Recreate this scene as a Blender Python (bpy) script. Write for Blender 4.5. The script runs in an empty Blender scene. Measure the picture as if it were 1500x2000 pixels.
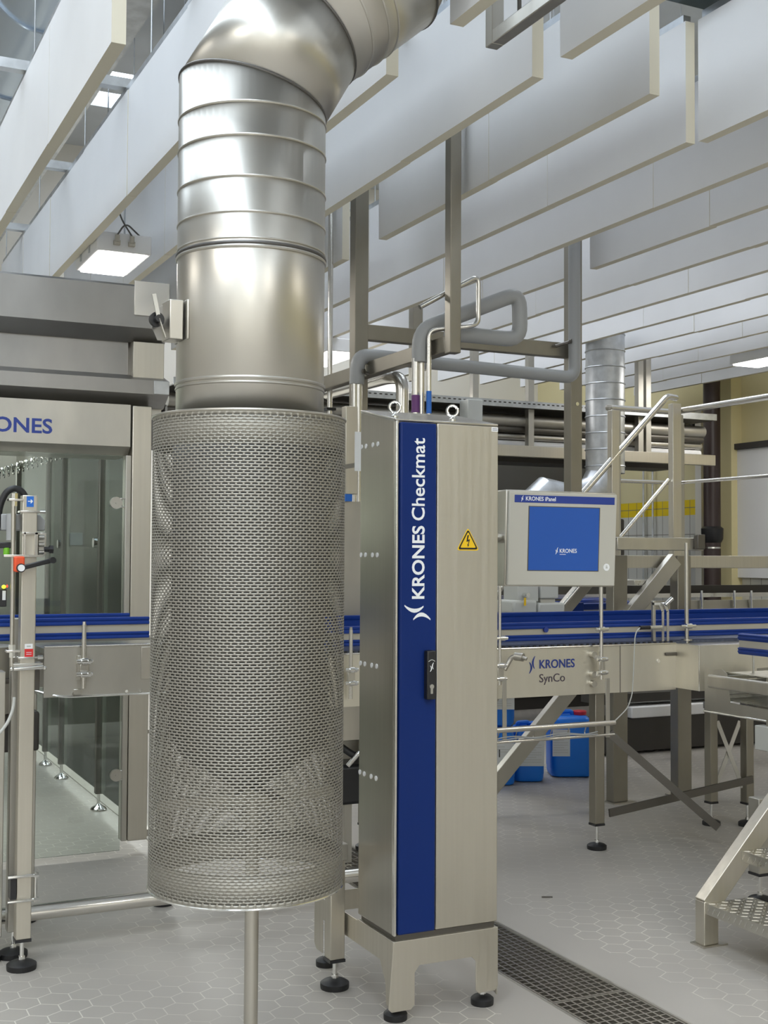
import bpy, math, random
import numpy as np
from mathutils import Vector, Matrix
random.seed(7)
SC = bpy.context.scene
COL = SC.collection
R_ = math.radians

# ------------------------------------------------------------------ camera
F_PX, EYE = 2400.0, 1.55
yaw, tilt, roll = R_(25.6), R_(2.03), R_(0.3)
fw = Vector((math.sin(yaw)*math.cos(tilt), math.cos(yaw)*math.cos(tilt), math.sin(tilt)))
r0 = Vector((math.cos(yaw), -math.sin(yaw), 0)); u0 = r0.cross(fw)
rt = r0*math.cos(roll)+u0*math.sin(roll); up = u0*math.cos(roll)-r0*math.sin(roll)
EYEP = Vector((0, 0, EYE))
cd = bpy.data.cameras.new('camera'); cam = bpy.data.objects.new('camera', cd); COL.objects.link(cam)
cd.sensor_fit = 'VERTICAL'; cd.sensor_height = 36.0; cd.lens = 36.0*F_PX/2000.0
cd.clip_start = .05; cd.clip_end = 100
m = Matrix((rt, up, -fw)).transposed().to_4x4(); m.translation = EYEP
cam.matrix_world = m; SC.camera = cam

def _at(px, py, ax, v):            # surveying: the point of the plane axis=v seen at a photo position
    d = fw+rt*((px-750)/F_PX)-up*((py-1000)/F_PX)
    return EYEP+d*((v-EYEP[ax])/d[ax])
def PX(px, py, x): return _at(px, py, 0, x)
def PY(px, py, y): return _at(px, py, 1, y)
def PZ(px, py, z): return _at(px, py, 2, z)

# ------------------------------------------------------------------ colour management, world, lights
SC.view_settings.view_transform = 'Standard'; SC.view_settings.look = 'None'
SC.view_settings.exposure = 0.08; SC.view_settings.gamma = 1.0
SC.view_settings.use_curve_mapping = False
W = bpy.data.worlds.new('daylight'); SC.world = W; W.use_nodes = True
W.node_tree.nodes['Background'].inputs[0].default_value = (.72, .82, 1, 1)
W.node_tree.nodes['Background'].inputs[1].default_value = 1.0
SKY_E, WIN_E, LAMP_E, HALL_E = 4.2, 1.05, 12.0, 42.0
def area(name, loc, rot, sx, sy, power, col):
    l = bpy.data.lights.new(name, 'AREA'); l.shape = 'RECTANGLE'; l.size = sx; l.size_y = sy
    l.energy = power; l.color = col
    o = bpy.data.objects.new(name, l); COL.objects.link(o); o.location = loc; o.rotation_euler = rot
    return o
# unseen fill lights added overhead to brighten the hall
for nm, x, y, p in (('fill_light', -1.6, 1.5, 1.0), ('fill_light', 3.2, -1.5, 1.0), ('fill_light', -3.5, 5.5, 1.0),
                    ('fill_light', 0.4, -3.0, 1.0), ('fill_light', 6.2, 2.0, .8)):
    area(nm, (x, y, 4.2), (0, 0, 0), .35, 1.6, HALL_E*p, (1, .95, .86))
area('hall_lamp_and_fill', (4.1, 9.7, 3.2), (0, 0, 0), .3, .8, 14, (1, .97, .92))
area('hall_lamp_and_fill', (7.79, 8.2, 3.27), (0, 0, 0), .3, .9, 14, (1, .97, .92))
area('hall_lamp_and_fill', (0.4, 7.4, 2.28), (0, 0, 0), .3, 1.2, 30, (.96, 1, .97))  # added fill inside the machine, no lamp hangs there
area('hall_lamp_and_fill', (2.6, 11.9, 3.2), (0, 0, 0), .5, 1.2, 90, (.96, 1, .98))  # added fill brightening the back hall behind the side glass
area('hall_lamp_and_fill', (1.69, 7.33, 3.27), (0, 0, 0), .3, .55, 14, (1, .97, .93))

# ------------------------------------------------------------------ materials
MAT = {}
def mat(name, col, metal=0.0, rough=.5, emit=0.0, spec=.5, noise=0.0, nscale=(3, 3, 3), rn=0.0, bump=0.0, col2=None, coat=0):
    m = bpy.data.materials.new(name); m.use_nodes = True; nt = m.node_tree; b = nt.nodes['Principled BSDF']
    b.inputs['Base Color'].default_value = (*col, 1); b.inputs['Metallic'].default_value = metal
    b.inputs['Roughness'].default_value = rough; b.inputs['Specular IOR Level'].default_value = spec
    if coat: b.inputs['Coat Weight'].default_value = coat; b.inputs['Coat Roughness'].default_value = .15
    if emit:
        b.inputs['Emission Color'].default_value = (*col, 1); b.inputs['Emission Strength'].default_value = emit
    if noise or rn or bump:
        tc = nt.nodes.new('ShaderNodeNewGeometry'); mp = nt.nodes.new('ShaderNodeVectorMath'); mp.operation = 'MULTIPLY'
        mp.inputs[1].default_value = nscale
        nz = nt.nodes.new('ShaderNodeTexNoise'); nz.inputs['Scale'].default_value = 1.0; nz.inputs['Detail'].default_value = 4
        nt.links.new(tc.outputs['Position'], mp.inputs[0]); nt.links.new(mp.outputs[0], nz.inputs['Vector'])
        if noise:
            mx = nt.nodes.new('ShaderNodeMix'); mx.data_type = 'RGBA'
            c2 = col2 or tuple(c*(1-noise) for c in col)
            mr = nt.nodes.new('ShaderNodeMapRange'); mr.inputs[1].default_value = .35; mr.inputs[2].default_value = .65
            nt.links.new(nz.outputs[0], mr.inputs[0]); nt.links.new(mr.outputs[0], mx.inputs[0])
            mx.inputs[6].default_value = (*col, 1); mx.inputs[7].default_value = (*c2, 1)
            nt.links.new(mx.outputs[2], b.inputs['Base Color'])
        if rn:
            mr = nt.nodes.new('ShaderNodeMapRange'); mr.inputs[1].default_value = .3; mr.inputs[2].default_value = .7
            mr.inputs[3].default_value = rough-rn; mr.inputs[4].default_value = rough+rn
            nt.links.new(nz.outputs[0], mr.inputs[0]); nt.links.new(mr.outputs[0], b.inputs['Roughness'])
        if bump:
            bp = nt.nodes.new('ShaderNodeBump'); bp.inputs['Strength'].default_value = bump; bp.inputs['Distance'].default_value = .002
            nt.links.new(nz.outputs[0], bp.inputs['Height']); nt.links.new(bp.outputs[0], b.inputs['Normal'])
    MAT[name] = m; return m

STEEL = mat('stainless_steel', (.60, .575, .52), 1, .36, noise=.12, nscale=(9, 9, 1.6), rn=.06)
STEELB = mat('bright_steel', (.72, .70, .66), 1, .24, rn=.015, nscale=(2, 2, 2))
STEELM = mat('matt_steel', (.56, .54, .49), 1, .46, noise=.15, nscale=(4, 4, 2), rn=.05)
DOORM = mat('brushed_door_steel', (.64, .605, .53), 1, .42, noise=.035, nscale=(60, 60, 1.2), rn=.05)
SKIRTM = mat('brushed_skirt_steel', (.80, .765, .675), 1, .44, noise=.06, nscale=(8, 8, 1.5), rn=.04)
SIDEM = mat('shaded_side_steel', (.44, .42, .37), 1, .30, noise=.04, nscale=(60, 60, 1.2), rn=.02)  # cabinet side: its dark reflections are put into a darker base colour
DUCTM = mat('duct_steel', (.60, .58, .535), 1, .35)
SEAM = mat('duct_seam', (.16, .155, .15), 1, .45)
GUARDM = mat('perforated_steel', (.40, .385, .345), 1, .55)
CHROME = mat('chrome', (.82, .82, .80), 1, .12)
GALV = mat('galvanised', (.62, .64, .66), 1, .42, noise=.2, nscale=(12, 12, 12))
SHADEM = mat('shaded_steel', (.36, .335, .285), 1, .45, noise=.12, nscale=(4, 4, 2), rn=.04)  # darker steel copy; shade and dark reflections put into its colour
HOODM = mat('hood_steel', (.37, .36, .345), 1, .42, noise=.12, nscale=(4, 4, 2), rn=.04)
DARKST = mat('dark_steel', (.17, .16, .145), 1, .45)
BLUEP = mat('blue_paint', (.006, .025, .145), 0, .36, spec=.2)
RAILB = mat('blue_plastic', (.008, .040, .25), 0, .4, spec=.3)
BEIGE = mat('beige_rail', (.50, .47, .40), 0.2, .5)
BLACK = mat('black_rubber', (.012, .012, .013), 0, .5)
BLACKP = mat('black_plastic', (.018, .018, .02), 0, .35)
WHITE = mat('white_paint', (.80, .80, .80), 0, .5)
WHITEL = mat('white_letter', (.88, .89, .90), 0, .5)
GREYP = mat('grey_pvc', (.36, .37, .375), 0, .4)
LGREY = mat('light_grey_plastic', (.55, .56, .53), 0, .45)
PANELG = mat('panel_grey', (.52, .505, .45), 0, .45)
BLUEL = mat('blue_letter', (.022, .050, .28), 0, .45)
DBROWN = mat('dark_letter', (.075, .055, .08), 0, .5)
YELLOW = mat('sign_yellow', (.86, .55, .012), 0, .45)
RED = mat('red_label', (.72, .03, .03), 0, .5)
ORANGE = mat('orange_plastic', (.85, .10, .03), 0, .45)
LBLUE = mat('light_blue_label', (.02, .16, .62), 0, .45)
BAFF = mat('baffle_fleece', (.84, .84, .845), 0, .85, noise=.05, nscale=(1.5, 1.5, 1.5))
BAFE = mat('baffle_foam_edge', (.75, .71, .59), 0, .85)
CANB = mat('canister_blue', (.008, .19, .78), 0, .35)
CANR = mat('canister_red', (.65, .015, .04), 0, .4)
PAPER = mat('paper_label', (.72, .74, .75), 0, .6)
TEAL = mat('teal_print', (.01, .45, .45), 0, .6)
ADUCT = mat('air_duct_blue_grey', (.50, .58, .68), 1, .28)
CONC = mat('concrete', (.62, .645, .67), 0, .85, noise=.15, nscale=(1, 1, 1))
WALLW = mat('wall_white', (.75, .715, .64), 0, .8)
SHADEG = mat('shade_grey', (.10, .095, .085), 0, .7)  # dark grey that stands in for shade
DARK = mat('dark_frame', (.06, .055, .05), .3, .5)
BROWN = mat('brown_pipe', (.045, .028, .026), 0, .4)
YPOST = mat('yellow_wall_paint', (.72, .64, .36), 0, .75)
CHAIN = mat('chain_belt', (.11, .13, .19), .2, .38, noise=.4, nscale=(40, 40, 10))
SLATM = mat('slat_chain', (.66, .655, .62), 1, .30, noise=.2, nscale=(25, 25, 5))
SCREEN = mat('screen_blue', (.016, .075, .32), 0, .25, emit=.26)
LAMPW = mat('lamp_diffuser', (1, .98, .95), 0, .5, emit=LAMP_E)
SKYL = mat('skylight_and_fill_pane', (.80, .90, 1), 0, .5, emit=SKY_E)
WINP2 = mat('window_dim_glow', (.95, .97, 1), 0, .5, emit=WIN_E*.35)  # unseen left windows, glow dimmed to keep the duct's left side grey
SKYL2 = mat('skylight_fill_glow', (.86, .92, 1), 0, .5, emit=SKY_E*1.35)  # stronger glow of the added skylights that lift the far baffle rows
WINP = mat('window_daylight', (1, .965, .89), 0, .5, emit=WIN_E)  # glow of the windows added behind the camera
GREENV = mat('garden_leaves', (.20, .42, .12), 0, .8, noise=.8, nscale=(9, 9, 9), col2=(.55, .75, .5))
LEDG = mat('led_yellow_green', (.7, .9, .02), 0, .5, emit=3); LEDR = mat('led_red', (1, .04, .02), 0, .5, emit=2)
TREAD = mat('tread_plate', (.60, .58, .53), 1, .34, rn=.08, nscale=(30, 30, 30))
PINK = mat('pink_film', (.9, .05, .35), .3, .4)
DGREEN = mat('dark_green_paint', (.02, .04, .038), 0, .5)
STRIPF = mat('light_floor_tile', (.56, .54, .47), 0, .4)

def glass_mat():
    m = bpy.data.materials.new('green_glass'); m.use_nodes = True; nt = m.node_tree; nt.nodes.clear()
    o = nt.nodes.new('ShaderNodeOutputMaterial'); t = nt.nodes.new('ShaderNodeBsdfTransparent'); t.inputs[0].default_value = (.88, .915, .895, 1)
    g = nt.nodes.new('ShaderNodeBsdfGlossy'); g.inputs[0].default_value = (.9, .95, .93, 1); g.inputs['Roughness'].default_value = .03
    mx = nt.nodes.new('ShaderNodeMixShader'); fr = nt.nodes.new('ShaderNodeFresnel'); fr.inputs[0].default_value = 1.45
    nt.links.new(fr.outputs[0], mx.inputs[0]); nt.links.new(t.outputs[0], mx.inputs[1]); nt.links.new(g.outputs[0], mx.inputs[2])
    nt.links.new(mx.outputs[0], o.inputs[0]); MAT['green_glass'] = m; return m
GLASS = glass_mat()

def node_math(nt, op, a, b=None, c=None):
    n = nt.nodes.new('ShaderNodeMath'); n.operation = op
    for i, v in enumerate((a, b, c)):
        if v is None: continue
        if isinstance(v, (int, float)): n.inputs[i].default_value = v
        else: nt.links.new(v, n.inputs[i])
    return n.outputs[0]

def floor_mat():
    m = bpy.data.materials.new('hexagon_floor_tiles'); m.use_nodes = True; nt = m.node_tree; b = nt.nodes['Principled BSDF']
    g = nt.nodes.new('ShaderNodeNewGeometry'); s = nt.nodes.new('ShaderNodeSeparateXYZ'); nt.links.new(g.outputs['Position'], s.inputs[0])
    S = .106; r3 = math.sqrt(3); M = lambda *a: node_math(nt, *a)
    x = M('DIVIDE', s.outputs[0], S); y = M('DIVIDE', s.outputs[1], S)
    def cell(ox, oy):
        ax = M('SUBTRACT', M('FLOORED_MODULO', M('ADD', x, ox), 1.0), .5); ay = M('SUBTRACT', M('FLOORED_MODULO', M('ADD', y, oy), r3), r3/2)
        return M('ABSOLUTE', ax), M('ABSOLUTE', ay)
    ax, ay = cell(0, 0); bx, by = cell(.5, r3/2)
    da = M('ADD', M('MULTIPLY', ax, ax), M('MULTIPLY', ay, ay)); db = M('ADD', M('MULTIPLY', bx, bx), M('MULTIPLY', by, by))
    k = M('LESS_THAN', da, db); ik = M('SUBTRACT', 1.0, k)
    gx = M('ADD', M('MULTIPLY', ax, k), M('MULTIPLY', bx, ik)); gy = M('ADD', M('MULTIPLY', ay, k), M('MULTIPLY', by, ik))
    hd = M('MAXIMUM', gx, M('ADD', M('MULTIPLY', gx, .5), M('MULTIPLY', gy, r3/2)))
    gm = M('GREATER_THAN', hd, .5-.019)
    # plain border tiles beside the drain
    dx = M('ABSOLUTE', M('SUBTRACT', s.outputs[0], 2.55)); bord = M('LESS_THAN', dx, .36)
    gm = M('MULTIPLY', gm, M('SUBTRACT', 1.0, bord))
    nz = nt.nodes.new('ShaderNodeTexNoise'); nz.inputs['Scale'].default_value = 1.3; nz.inputs['Detail'].default_value = 3
    nt.links.new(g.outputs['Position'], nz.inputs['Vector'])
    mr = nt.nodes.new('ShaderNodeMapRange'); mr.inputs[1].default_value = .42; mr.inputs[2].default_value = .6; nt.links.new(nz.outputs[0], mr.inputs[0])
    gm2 = M('MULTIPLY', gm, M('ADD', M('MULTIPLY', mr.outputs[0], .75), .25))
    n2 = nt.nodes.new('ShaderNodeTexNoise'); n2.inputs['Scale'].default_value = 1.7; n2.inputs['Detail'].default_value = 2
    nt.links.new(g.outputs['Position'], n2.inputs['Vector'])
    mx = nt.nodes.new('ShaderNodeMix'); mx.data_type = 'RGBA'; nt.links.new(n2.outputs[0], mx.inputs[0])
    mx.inputs[6].default_value = (.35, .325, .295, 1); mx.inputs[7].default_value = (.46, .43, .39, 1)
    m2 = nt.nodes.new('ShaderNodeMix'); m2.data_type = 'RGBA'; nt.links.new(gm2, m2.inputs[0])
    nt.links.new(mx.outputs[2], m2.inputs[6]); m2.inputs[7].default_value = (.66, .63, .56, 1)
    nt.links.new(m2.outputs[2], b.inputs['Base Color'])
    rr = nt.nodes.new('ShaderNodeMapRange'); rr.inputs[1].default_value = .3; rr.inputs[2].default_value = .7; rr.inputs[3].default_value = .34; rr.inputs[4].default_value = .44
    nt.links.new(n2.outputs[0], rr.inputs[0]); nt.links.new(rr.outputs[0], b.inputs['Roughness'])
    return m
FLOORM = floor_mat()

def tiled_wall_mat():
    m = bpy.data.materials.new('tiled_yellow_wall'); m.use_nodes = True; nt = m.node_tree; b = nt.nodes['Principled BSDF']
    g = nt.nodes.new('ShaderNodeNewGeometry'); s = nt.nodes.new('ShaderNodeSeparateXYZ'); nt.links.new(g.outputs['Position'], s.inputs[0])
    M = lambda *a: node_math(nt, *a)
    fy = M('FLOORED_MODULO', s.outputs[1], .16); fz = M('FLOORED_MODULO', s.outputs[2], .30)
    grout = M('MAXIMUM', M('LESS_THAN', fy, .008), M('LESS_THAN', fz, .008))
    low = M('LESS_THAN', s.outputs[2], 2.19); band = M('MULTIPLY', low, M('GREATER_THAN', s.outputs[2], 2.02))
    def mix(f, a, c):
        x = nt.nodes.new('ShaderNodeMix'); x.data_type = 'RGBA'; nt.links.new(f, x.inputs[0])
        for i, v in ((6, a), (7, c)):
            if isinstance(v, tuple): x.inputs[i].default_value = (*v, 1)
            else: nt.links.new(v, x.inputs[i])
        return x.outputs[2]
    t = mix(band, (.62, .61, .56), (.80, .58, .02)); t = mix(grout, t, (.20, .19, .16))
    t = mix(low, (.70, .62, .36), t); nt.links.new(t, b.inputs['Base Color']); b.inputs['Roughness'].default_value = .5
    return m
TILEW = tiled_wall_mat()

# ------------------------------------------------------------------ mesh helpers
class B:
    def __init__(s): s.v = []; s.f = []; s.mi = []; s.cur = 0
    def add(s, vs, fs):
        n = len(s.v); s.v += [Vector(v) for v in vs]; s.f += [tuple(i+n for i in f) for f in fs]; s.mi += [s.cur]*len(fs); return s
    def box(s, x0, x1, y0, y1, z0, z1):
        if x0 > x1: x0, x1 = x1, x0
        if y0 > y1: y0, y1 = y1, y0
        if z0 > z1: z0, z1 = z1, z0
        vs = [(x, y, z) for z in (z0, z1) for y in (y0, y1) for x in (x0, x1)]
        return s.add(vs, [(0, 2, 3, 1), (4, 5, 7, 6), (0, 1, 5, 4), (2, 6, 7, 3), (0, 4, 6, 2), (1, 3, 7, 5)])
    def beam(s, p, q, w, h, upv=(0, 0, 1)):          # bar of width w (sideways) and height h (along upv)
        p, q = Vector(p), Vector(q); d = (q-p).normalized(); sd = d.cross(Vector(upv))
        if sd.length < 1e-4: sd = d.cross(Vector((1, 0, 0)))
        sd.normalize(); u = sd.cross(d).normalized(); a = sd*w/2; c = u*h/2
        vs = [p-a-c, p+a-c, p+a+c, p-a+c, q-a-c, q+a-c, q+a+c, q-a+c]
        return s.add(vs, [(3, 2, 1, 0), (4, 5, 6, 7), (0, 1, 5, 4), (1, 2, 6, 5), (2, 3, 7, 6), (3, 0, 4, 7)])
    def rings(s, rs, cap=True):
        n = len(rs[0]); vs = [v for r in rs for v in r]; fs = []
        for k in range(len(rs)-1):
            for i in range(n):
                j = (i+1) % n; fs.append((k*n+i, k*n+j, (k+1)*n+j, (k+1)*n+i))
        if cap: fs += [tuple(range(n))[::-1], tuple(range((len(rs)-1)*n, len(rs)*n))]
        return s.add(vs, fs)
    def path(s, pts, r, fil=0.0, n=12, cap=True):
        P = [Vector(p) for p in pts]
        if fil:
            Q = [P[0]]
            for i in range(1, len(P)-1):
                a = (P[i-1]-P[i]); c = (P[i+1]-P[i]); t = min(fil, a.length*.49, c.length*.49)
                a = P[i]+a.normalized()*t; c = P[i]+c.normalized()*t
                for k in range(7):
                    u = k/6; Q.append(a*(1-u)**2+P[i]*2*u*(1-u)+c*u*u)
            Q.append(P[-1]); P = Q
        d = (P[1]-P[0]).normalized(); ref = Vector((0, 0, 1)) if abs(d.z) < .9 else Vector((1, 0, 0))
        a = d.cross(ref).normalized(); rs = []
        for i, p in enumerate(P):
            d = ((P[min(i+1, len(P)-1)]-P[max(i-1, 0)])).normalized()
            a = (a-d*a.dot(d)).normalized(); c = d.cross(a)
            rs.append([p+(a*math.cos(2*math.pi*k/n)+c*math.sin(2*math.pi*k/n))*r for k in range(n)])
        return s.rings(rs, cap)
    def cyl(s, p, q, r, n=16): return s.path([p, q], r, n=n)
    def lathe(s, c, prof, n=24, cap=True):
        return s.rings([[Vector((c[0]+r*math.cos(2*math.pi*k/n), c[1]+r*math.sin(2*math.pi*k/n), z)) for k in range(n)] for r, z in prof], cap)
    def ring(s, c, nrm, R, r, n=32, k=8):             # torus
        nrm = Vector(nrm).normalized(); a = nrm.orthogonal().normalized(); e = nrm.cross(a); c = Vector(c); vs = []; fs = []
        for i in range(n):
            t = 2*math.pi*i/n; o = a*math.cos(t)+e*math.sin(t)
            for j in range(k):
                u = 2*math.pi*j/k; vs.append(c+o*(R+r*math.cos(u))+nrm*r*math.sin(u))
        for i in range(n):
            for j in range(k):
                fs.append((i*k+j, ((i+1) % n)*k+j, ((i+1) % n)*k+(j+1) % k, i*k+(j+1) % k))
        return s.add(vs, fs)
    def prism(s, poly, o, xd, yd, t):                 # flat polygon in plane (o, xd, yd), thickness t along xd x yd
        o, xd, yd = Vector(o), Vector(xd), Vector(yd); n = xd.cross(yd).normalized()*t; k = len(poly)
        a = [o+xd*x+yd*y for x, y in poly]
        fs = [tuple(range(k))[::-1], tuple(range(k, 2*k))]+[(i, (i+1) % k, k+(i+1) % k, k+i) for i in range(k)]
        return s.add(a+[v+n for v in a], fs)

LOC = {}
def _link(name, me, parent, ms, loc=None):
    if parent is not None: off = LOC[parent.name]
    elif loc is not None: off = Vector(loc)
    else:
        co = np.array([v[:] for v in me]); off = Vector(((co[:, 0].min()+co[:, 0].max())/2, (co[:, 1].min()+co[:, 1].max())/2, co[:, 2].min()))
    return off
def obj(name, b, mt, parent=None, bevel=0.0, smooth=True, solid=0.0, label=None, seg=2):
    off = _link(name, b.v, parent, None)
    me = bpy.data.meshes.new(name); me.from_pydata([v-off for v in b.v], [], b.f)
    for mm in (mt if isinstance(mt, (list, tuple)) else [mt]): me.materials.append(mm)
    if isinstance(mt, (list, tuple)): me.polygons.foreach_set('material_index', b.mi)
    me.update()
    if smooth:
        me.polygons.foreach_set('use_smooth', [True]*len(me.polygons)); me.set_sharp_from_angle(angle=R_(35))
    o = bpy.data.objects.new(name, me); COL.objects.link(o)
    if parent is not None: o.parent = parent
    else: o.location = off
    LOC[o.name] = off
    if bevel:
        md = o.modifiers.new('bevel', 'BEVEL'); md.width = bevel; md.segments = seg; md.limit_method = 'ANGLE'; md.angle_limit = R_(40)
    if solid:
        md = o.modifiers.new('thickness', 'SOLIDIFY'); md.thickness = solid; md.offset = 0
    if label: o['label'] = label
    return o
def thing(name, label, cat, loc=(0, 0, 0), group=None):
    o = bpy.data.objects.new(name, None); COL.objects.link(o); o.location = loc; LOC[o.name] = Vector(loc); o.empty_display_size = .1
    return tag(o, label, cat, group)
def tag(o, label, cat, group=None, kind=None):
    o['label'] = label; o['category'] = cat
    if group: o['group'] = group
    if kind: o['kind'] = kind
    return o
def struct(name, b, mt, **k):
    o = obj(name, b, mt, **k); o['kind'] = 'structure'; return o

def text(name, body, o, xd, yd, w, h, mt, parent, bold=0.0, depth=.0012, slant=0):
    cu = bpy.data.curves.new(name, 'FONT'); cu.body = body; cu.size = 1; cu.offset = bold; cu.extrude = .001; cu.resolution_u = 4
    t = bpy.data.objects.new('tmp_'+name, cu); COL.objects.link(t); bpy.context.view_layer.update()
    me = bpy.data.meshes.new_from_object(t.evaluated_get(bpy.context.evaluated_depsgraph_get()))
    bpy.data.objects.remove(t); co = np.array([v.co[:] for v in me.vertices])
    mn, mx = co.min(0), co.max(0); xd, yd, o = Vector(xd).normalized(), Vector(yd).normalized(), Vector(o); n = xd.cross(yd); off = LOC[parent.name]
    for v in me.vertices:
        v.co = o+xd*((v.co.x-mn[0])/(mx[0]-mn[0])*w)+yd*((v.co.y-mn[1])/(mx[1]-mn[1])*h)+n*(depth if v.co.z > 0 else 0)-off
    me.materials.append(mt); ob = bpy.data.objects.new(name, me); COL.objects.link(ob); ob.parent = parent; LOC[ob.name] = off
    return ob
def logo(name, o, xd, yd, w, h, mt, parent, depth=.0012):
    b = B(); xd = Vector(xd).normalized(); yd = Vector(yd).normalized()
    for P in (((.02, .66), (.72, .36), (0, 0)), ((1, 1), (.30, .62), (.92, .27))):
        c = []; 
        for i in range(9):
            u = i/8; x, y = [(1-u)**2*P[0][k]+2*u*(1-u)*P[1][k]+u*u*P[2][k] for k in (0, 1)]; c.append((x, y, (.05+.09*math.sin(math.pi*u))))
        poly = [(x-t, y) for x, y, t in c]+[(x+t, y) for x, y, t in c[::-1]]
        b.prism([(x*w, y*h) for x, y in poly][::-1], o, xd, yd, depth)
    return obj(name, b, mt, parent, smooth=False)

def leveling_foot(parent, x, y, ztop, r=.045, mt=None, name='foot'):
    f = obj(name, B().lathe((x, y), [(r*.98, 0), (r, .006), (r, .02), (r*.8, .027), (r*.35, .034), (.001, .036)], 28), mt or BLACK, parent)
    obj('stem', B().cyl((x, y, .03), (x, y, ztop), .008, 12).cyl((x, y, .03), (x, y, .048), .013, 6), CHROME, f)
    return f
X1, Y1, Z1 = Vector((1, 0, 0)), Vector((0, 1, 0)), Vector((0, 0, 1))

# ------------------------------------------------------------------ the setting
RX0, RX1, RY0, RY1, RZ = -7.0, 9.0, -7.0, 14.0, 6.2
DX0, DX1, DY0, DY1 = 2.39, 2.72, 1.0, 9.0
fl = B()
def rect(b, x0, x1, y0, y1, z): b.add([(x0, y0, z), (x1, y0, z), (x1, y1, z), (x0, y1, z)], [(0, 1, 2, 3)])
rect(fl, RX0, DX0, RY0, RY1, 0); rect(fl, DX1, RX1, RY0, RY1, 0); rect(fl, DX0, DX1, RY0, DY0, 0); rect(fl, DX0, DX1, DY1, RY1, 0)
fl.add([(DX0, DY0, -.075), (DX1, DY0, -.075), (DX1, DY1, -.075), (DX0, DY1, -.075), (DX0, DY0, 0), (DX1, DY0, 0), (DX1, DY1, 0), (DX0, DY1, 0)],
       [(0, 1, 2, 3), (0, 4, 5, 1), (1, 5, 6, 2), (2, 6, 7, 3), (3, 7, 4, 0)])
struct('floor', fl, FLOORM, smooth=False)
struct('trim_1', B().box(1.76, 1.93, 6.25, 12.5, 0, .004), STRIPF, smooth=False)
# ceiling: two small skylights in view, the others added to light baffles and duct
sk = [(2.5, 3.05, 11.68, 12.12), (2.5, 3.05, 12.24, 12.66), (-5.0, -3.4, -6.8, 0), (-1.3, .75, -6.8, 9.5), (2.0, 2.8, -6.8, -2.5), (4.2, 5.0, -6, 1.0), (4.0, 5.6, 4.8, 13), (6.3, 7.1, 9.2, 13)]
ce = B(); xs = sorted({RX0, RX1, *[a for q in sk for a in q[:2]]}); ys = sorted({RY0, RY1, *[a for q in sk for a in q[2:]]})
for i in range(len(xs)-1):
    for j in range(len(ys)-1):
        cx, cy = (xs[i]+xs[i+1])/2, (ys[j]+ys[j+1])/2
        if not any(q[0] < cx < q[1] and q[2] < cy < q[3] for q in sk): ce.box(xs[i], xs[i+1], ys[j], ys[j+1], RZ, RZ+.25)
struct('ceiling', ce, CONC, smooth=False)
for n, q in enumerate(sk):
    w = struct('window_%d' % (n+1), B().box(q[0], q[1], q[2], q[3], RZ+.12, RZ+.14), SKYL2 if q[0] > 3.9 and q[2] > 4 else SKYL, smooth=False)
# walls
struct('wall_rear', B().box(RX0, RX1, RY1, RY1+.2, 0, RZ), WALLW, smooth=False)
wf = B()   # unseen wall behind the camera; tall glowing windows added for fill and duct highlight
wins = [(-6.3, -4.6), (-3.6, -2.2), (-.6, .4), (2.4, 3.6)]
wf.box(RX0, RX1, RY0-.2, RY0, 0, .4); wf.box(RX0, RX1, RY0-.2, RY0, 6.1, RZ)
e = [RX0]+[a for w in wins for a in w]+[RX1]
for i in range(0, len(e), 2): wf.box(e[i], e[i+1], RY0-.2, RY0, .4, 6.1)
struct('wall_front', wf, WALLW, smooth=False)
for i, (a, c) in enumerate(wins):
    struct('window_%d' % (20+i), B().box(a, c, RY0-.12, RY0-.1, .4, 6.1), WINP, smooth=False)
wl = B(); wl.box(RX0-.2, RX0, RY0, RY1, 0, 3.2); wl.box(RX0-.2, RX0, RY0, RY1, 5.6, RZ)
e = [RY0, -5, -1.5, -.8, 3, 3.8, 8.5, RY1]
for i in range(0, len(e), 2): wl.box(RX0-.2, RX0, e[i], e[i+1], 3.2, 5.6)
struct('wall_left', wl, WALLW, smooth=False)
for i, (a, c) in enumerate(((-5, -1.5), (-.8, 3), (3.8, 8.5))):
    struct('window_%d' % (30+i), B().box(RX0-.12, RX0-.1, a, c, 3.2, 5.6), WINP2, smooth=False)
wr = B(); wy0, wy1, wz0, wz1 = 10.66, 11.3, 2.66, 3.15
wr.box(RX1, RX1+.2, RY0, wy0, 0, RZ).box(RX1, RX1+.2, wy1, RY1, 0, RZ).box(RX1, RX1+.2, wy0, wy1, 0, wz0).box(RX1, RX1+.2, wy0, wy1, wz1, RZ)
struct('wall_right', wr, TILEW, smooth=False)
w = struct('window_40', B().box(RX1+.08, RX1+.09, wy0, wy1, wz0, wz1), GLASS, smooth=False)
fr = B()
for k in range(6): fr.box(RX1+.03, RX1+.07, wy0, wy1, wz0+.13*k, wz0+.13*k+.03)
for y in (wy0, wy0+.2, wy1-.04): fr.box(RX1+.02, RX1+.06, y, y+.04, wz0, wz1)
obj('window_frame', fr, DARK, w, smooth=False)
tag(obj('garden_hedge', B().box(RX1+.9, RX1+1.3, 9.5, 14.5, 0, 4.2), GREENV, smooth=False), 'green hedge outside the small louvred window', 'hedge', kind='stuff')
struct('shade_partition', B().box(4.3, 8.96, 12.2, 12.3, 0, 2.75), SHADEG, smooth=False)  # added dark sheet in place of the shade under the pipe bridge
struct('beam', B().box(3.02, 3.3, 4.4, 10.6, 4.3, RZ), CONC, smooth=False)  # added beam that keeps skylight off the middle baffle rows
struct('pillar', B().box(8.86, 9.0, 10.05, 10.42, 0, RZ), YPOST, smooth=False)
a, c = PX(1425, 880, 8.94), PX(1425, 1128, 8.94)
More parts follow.
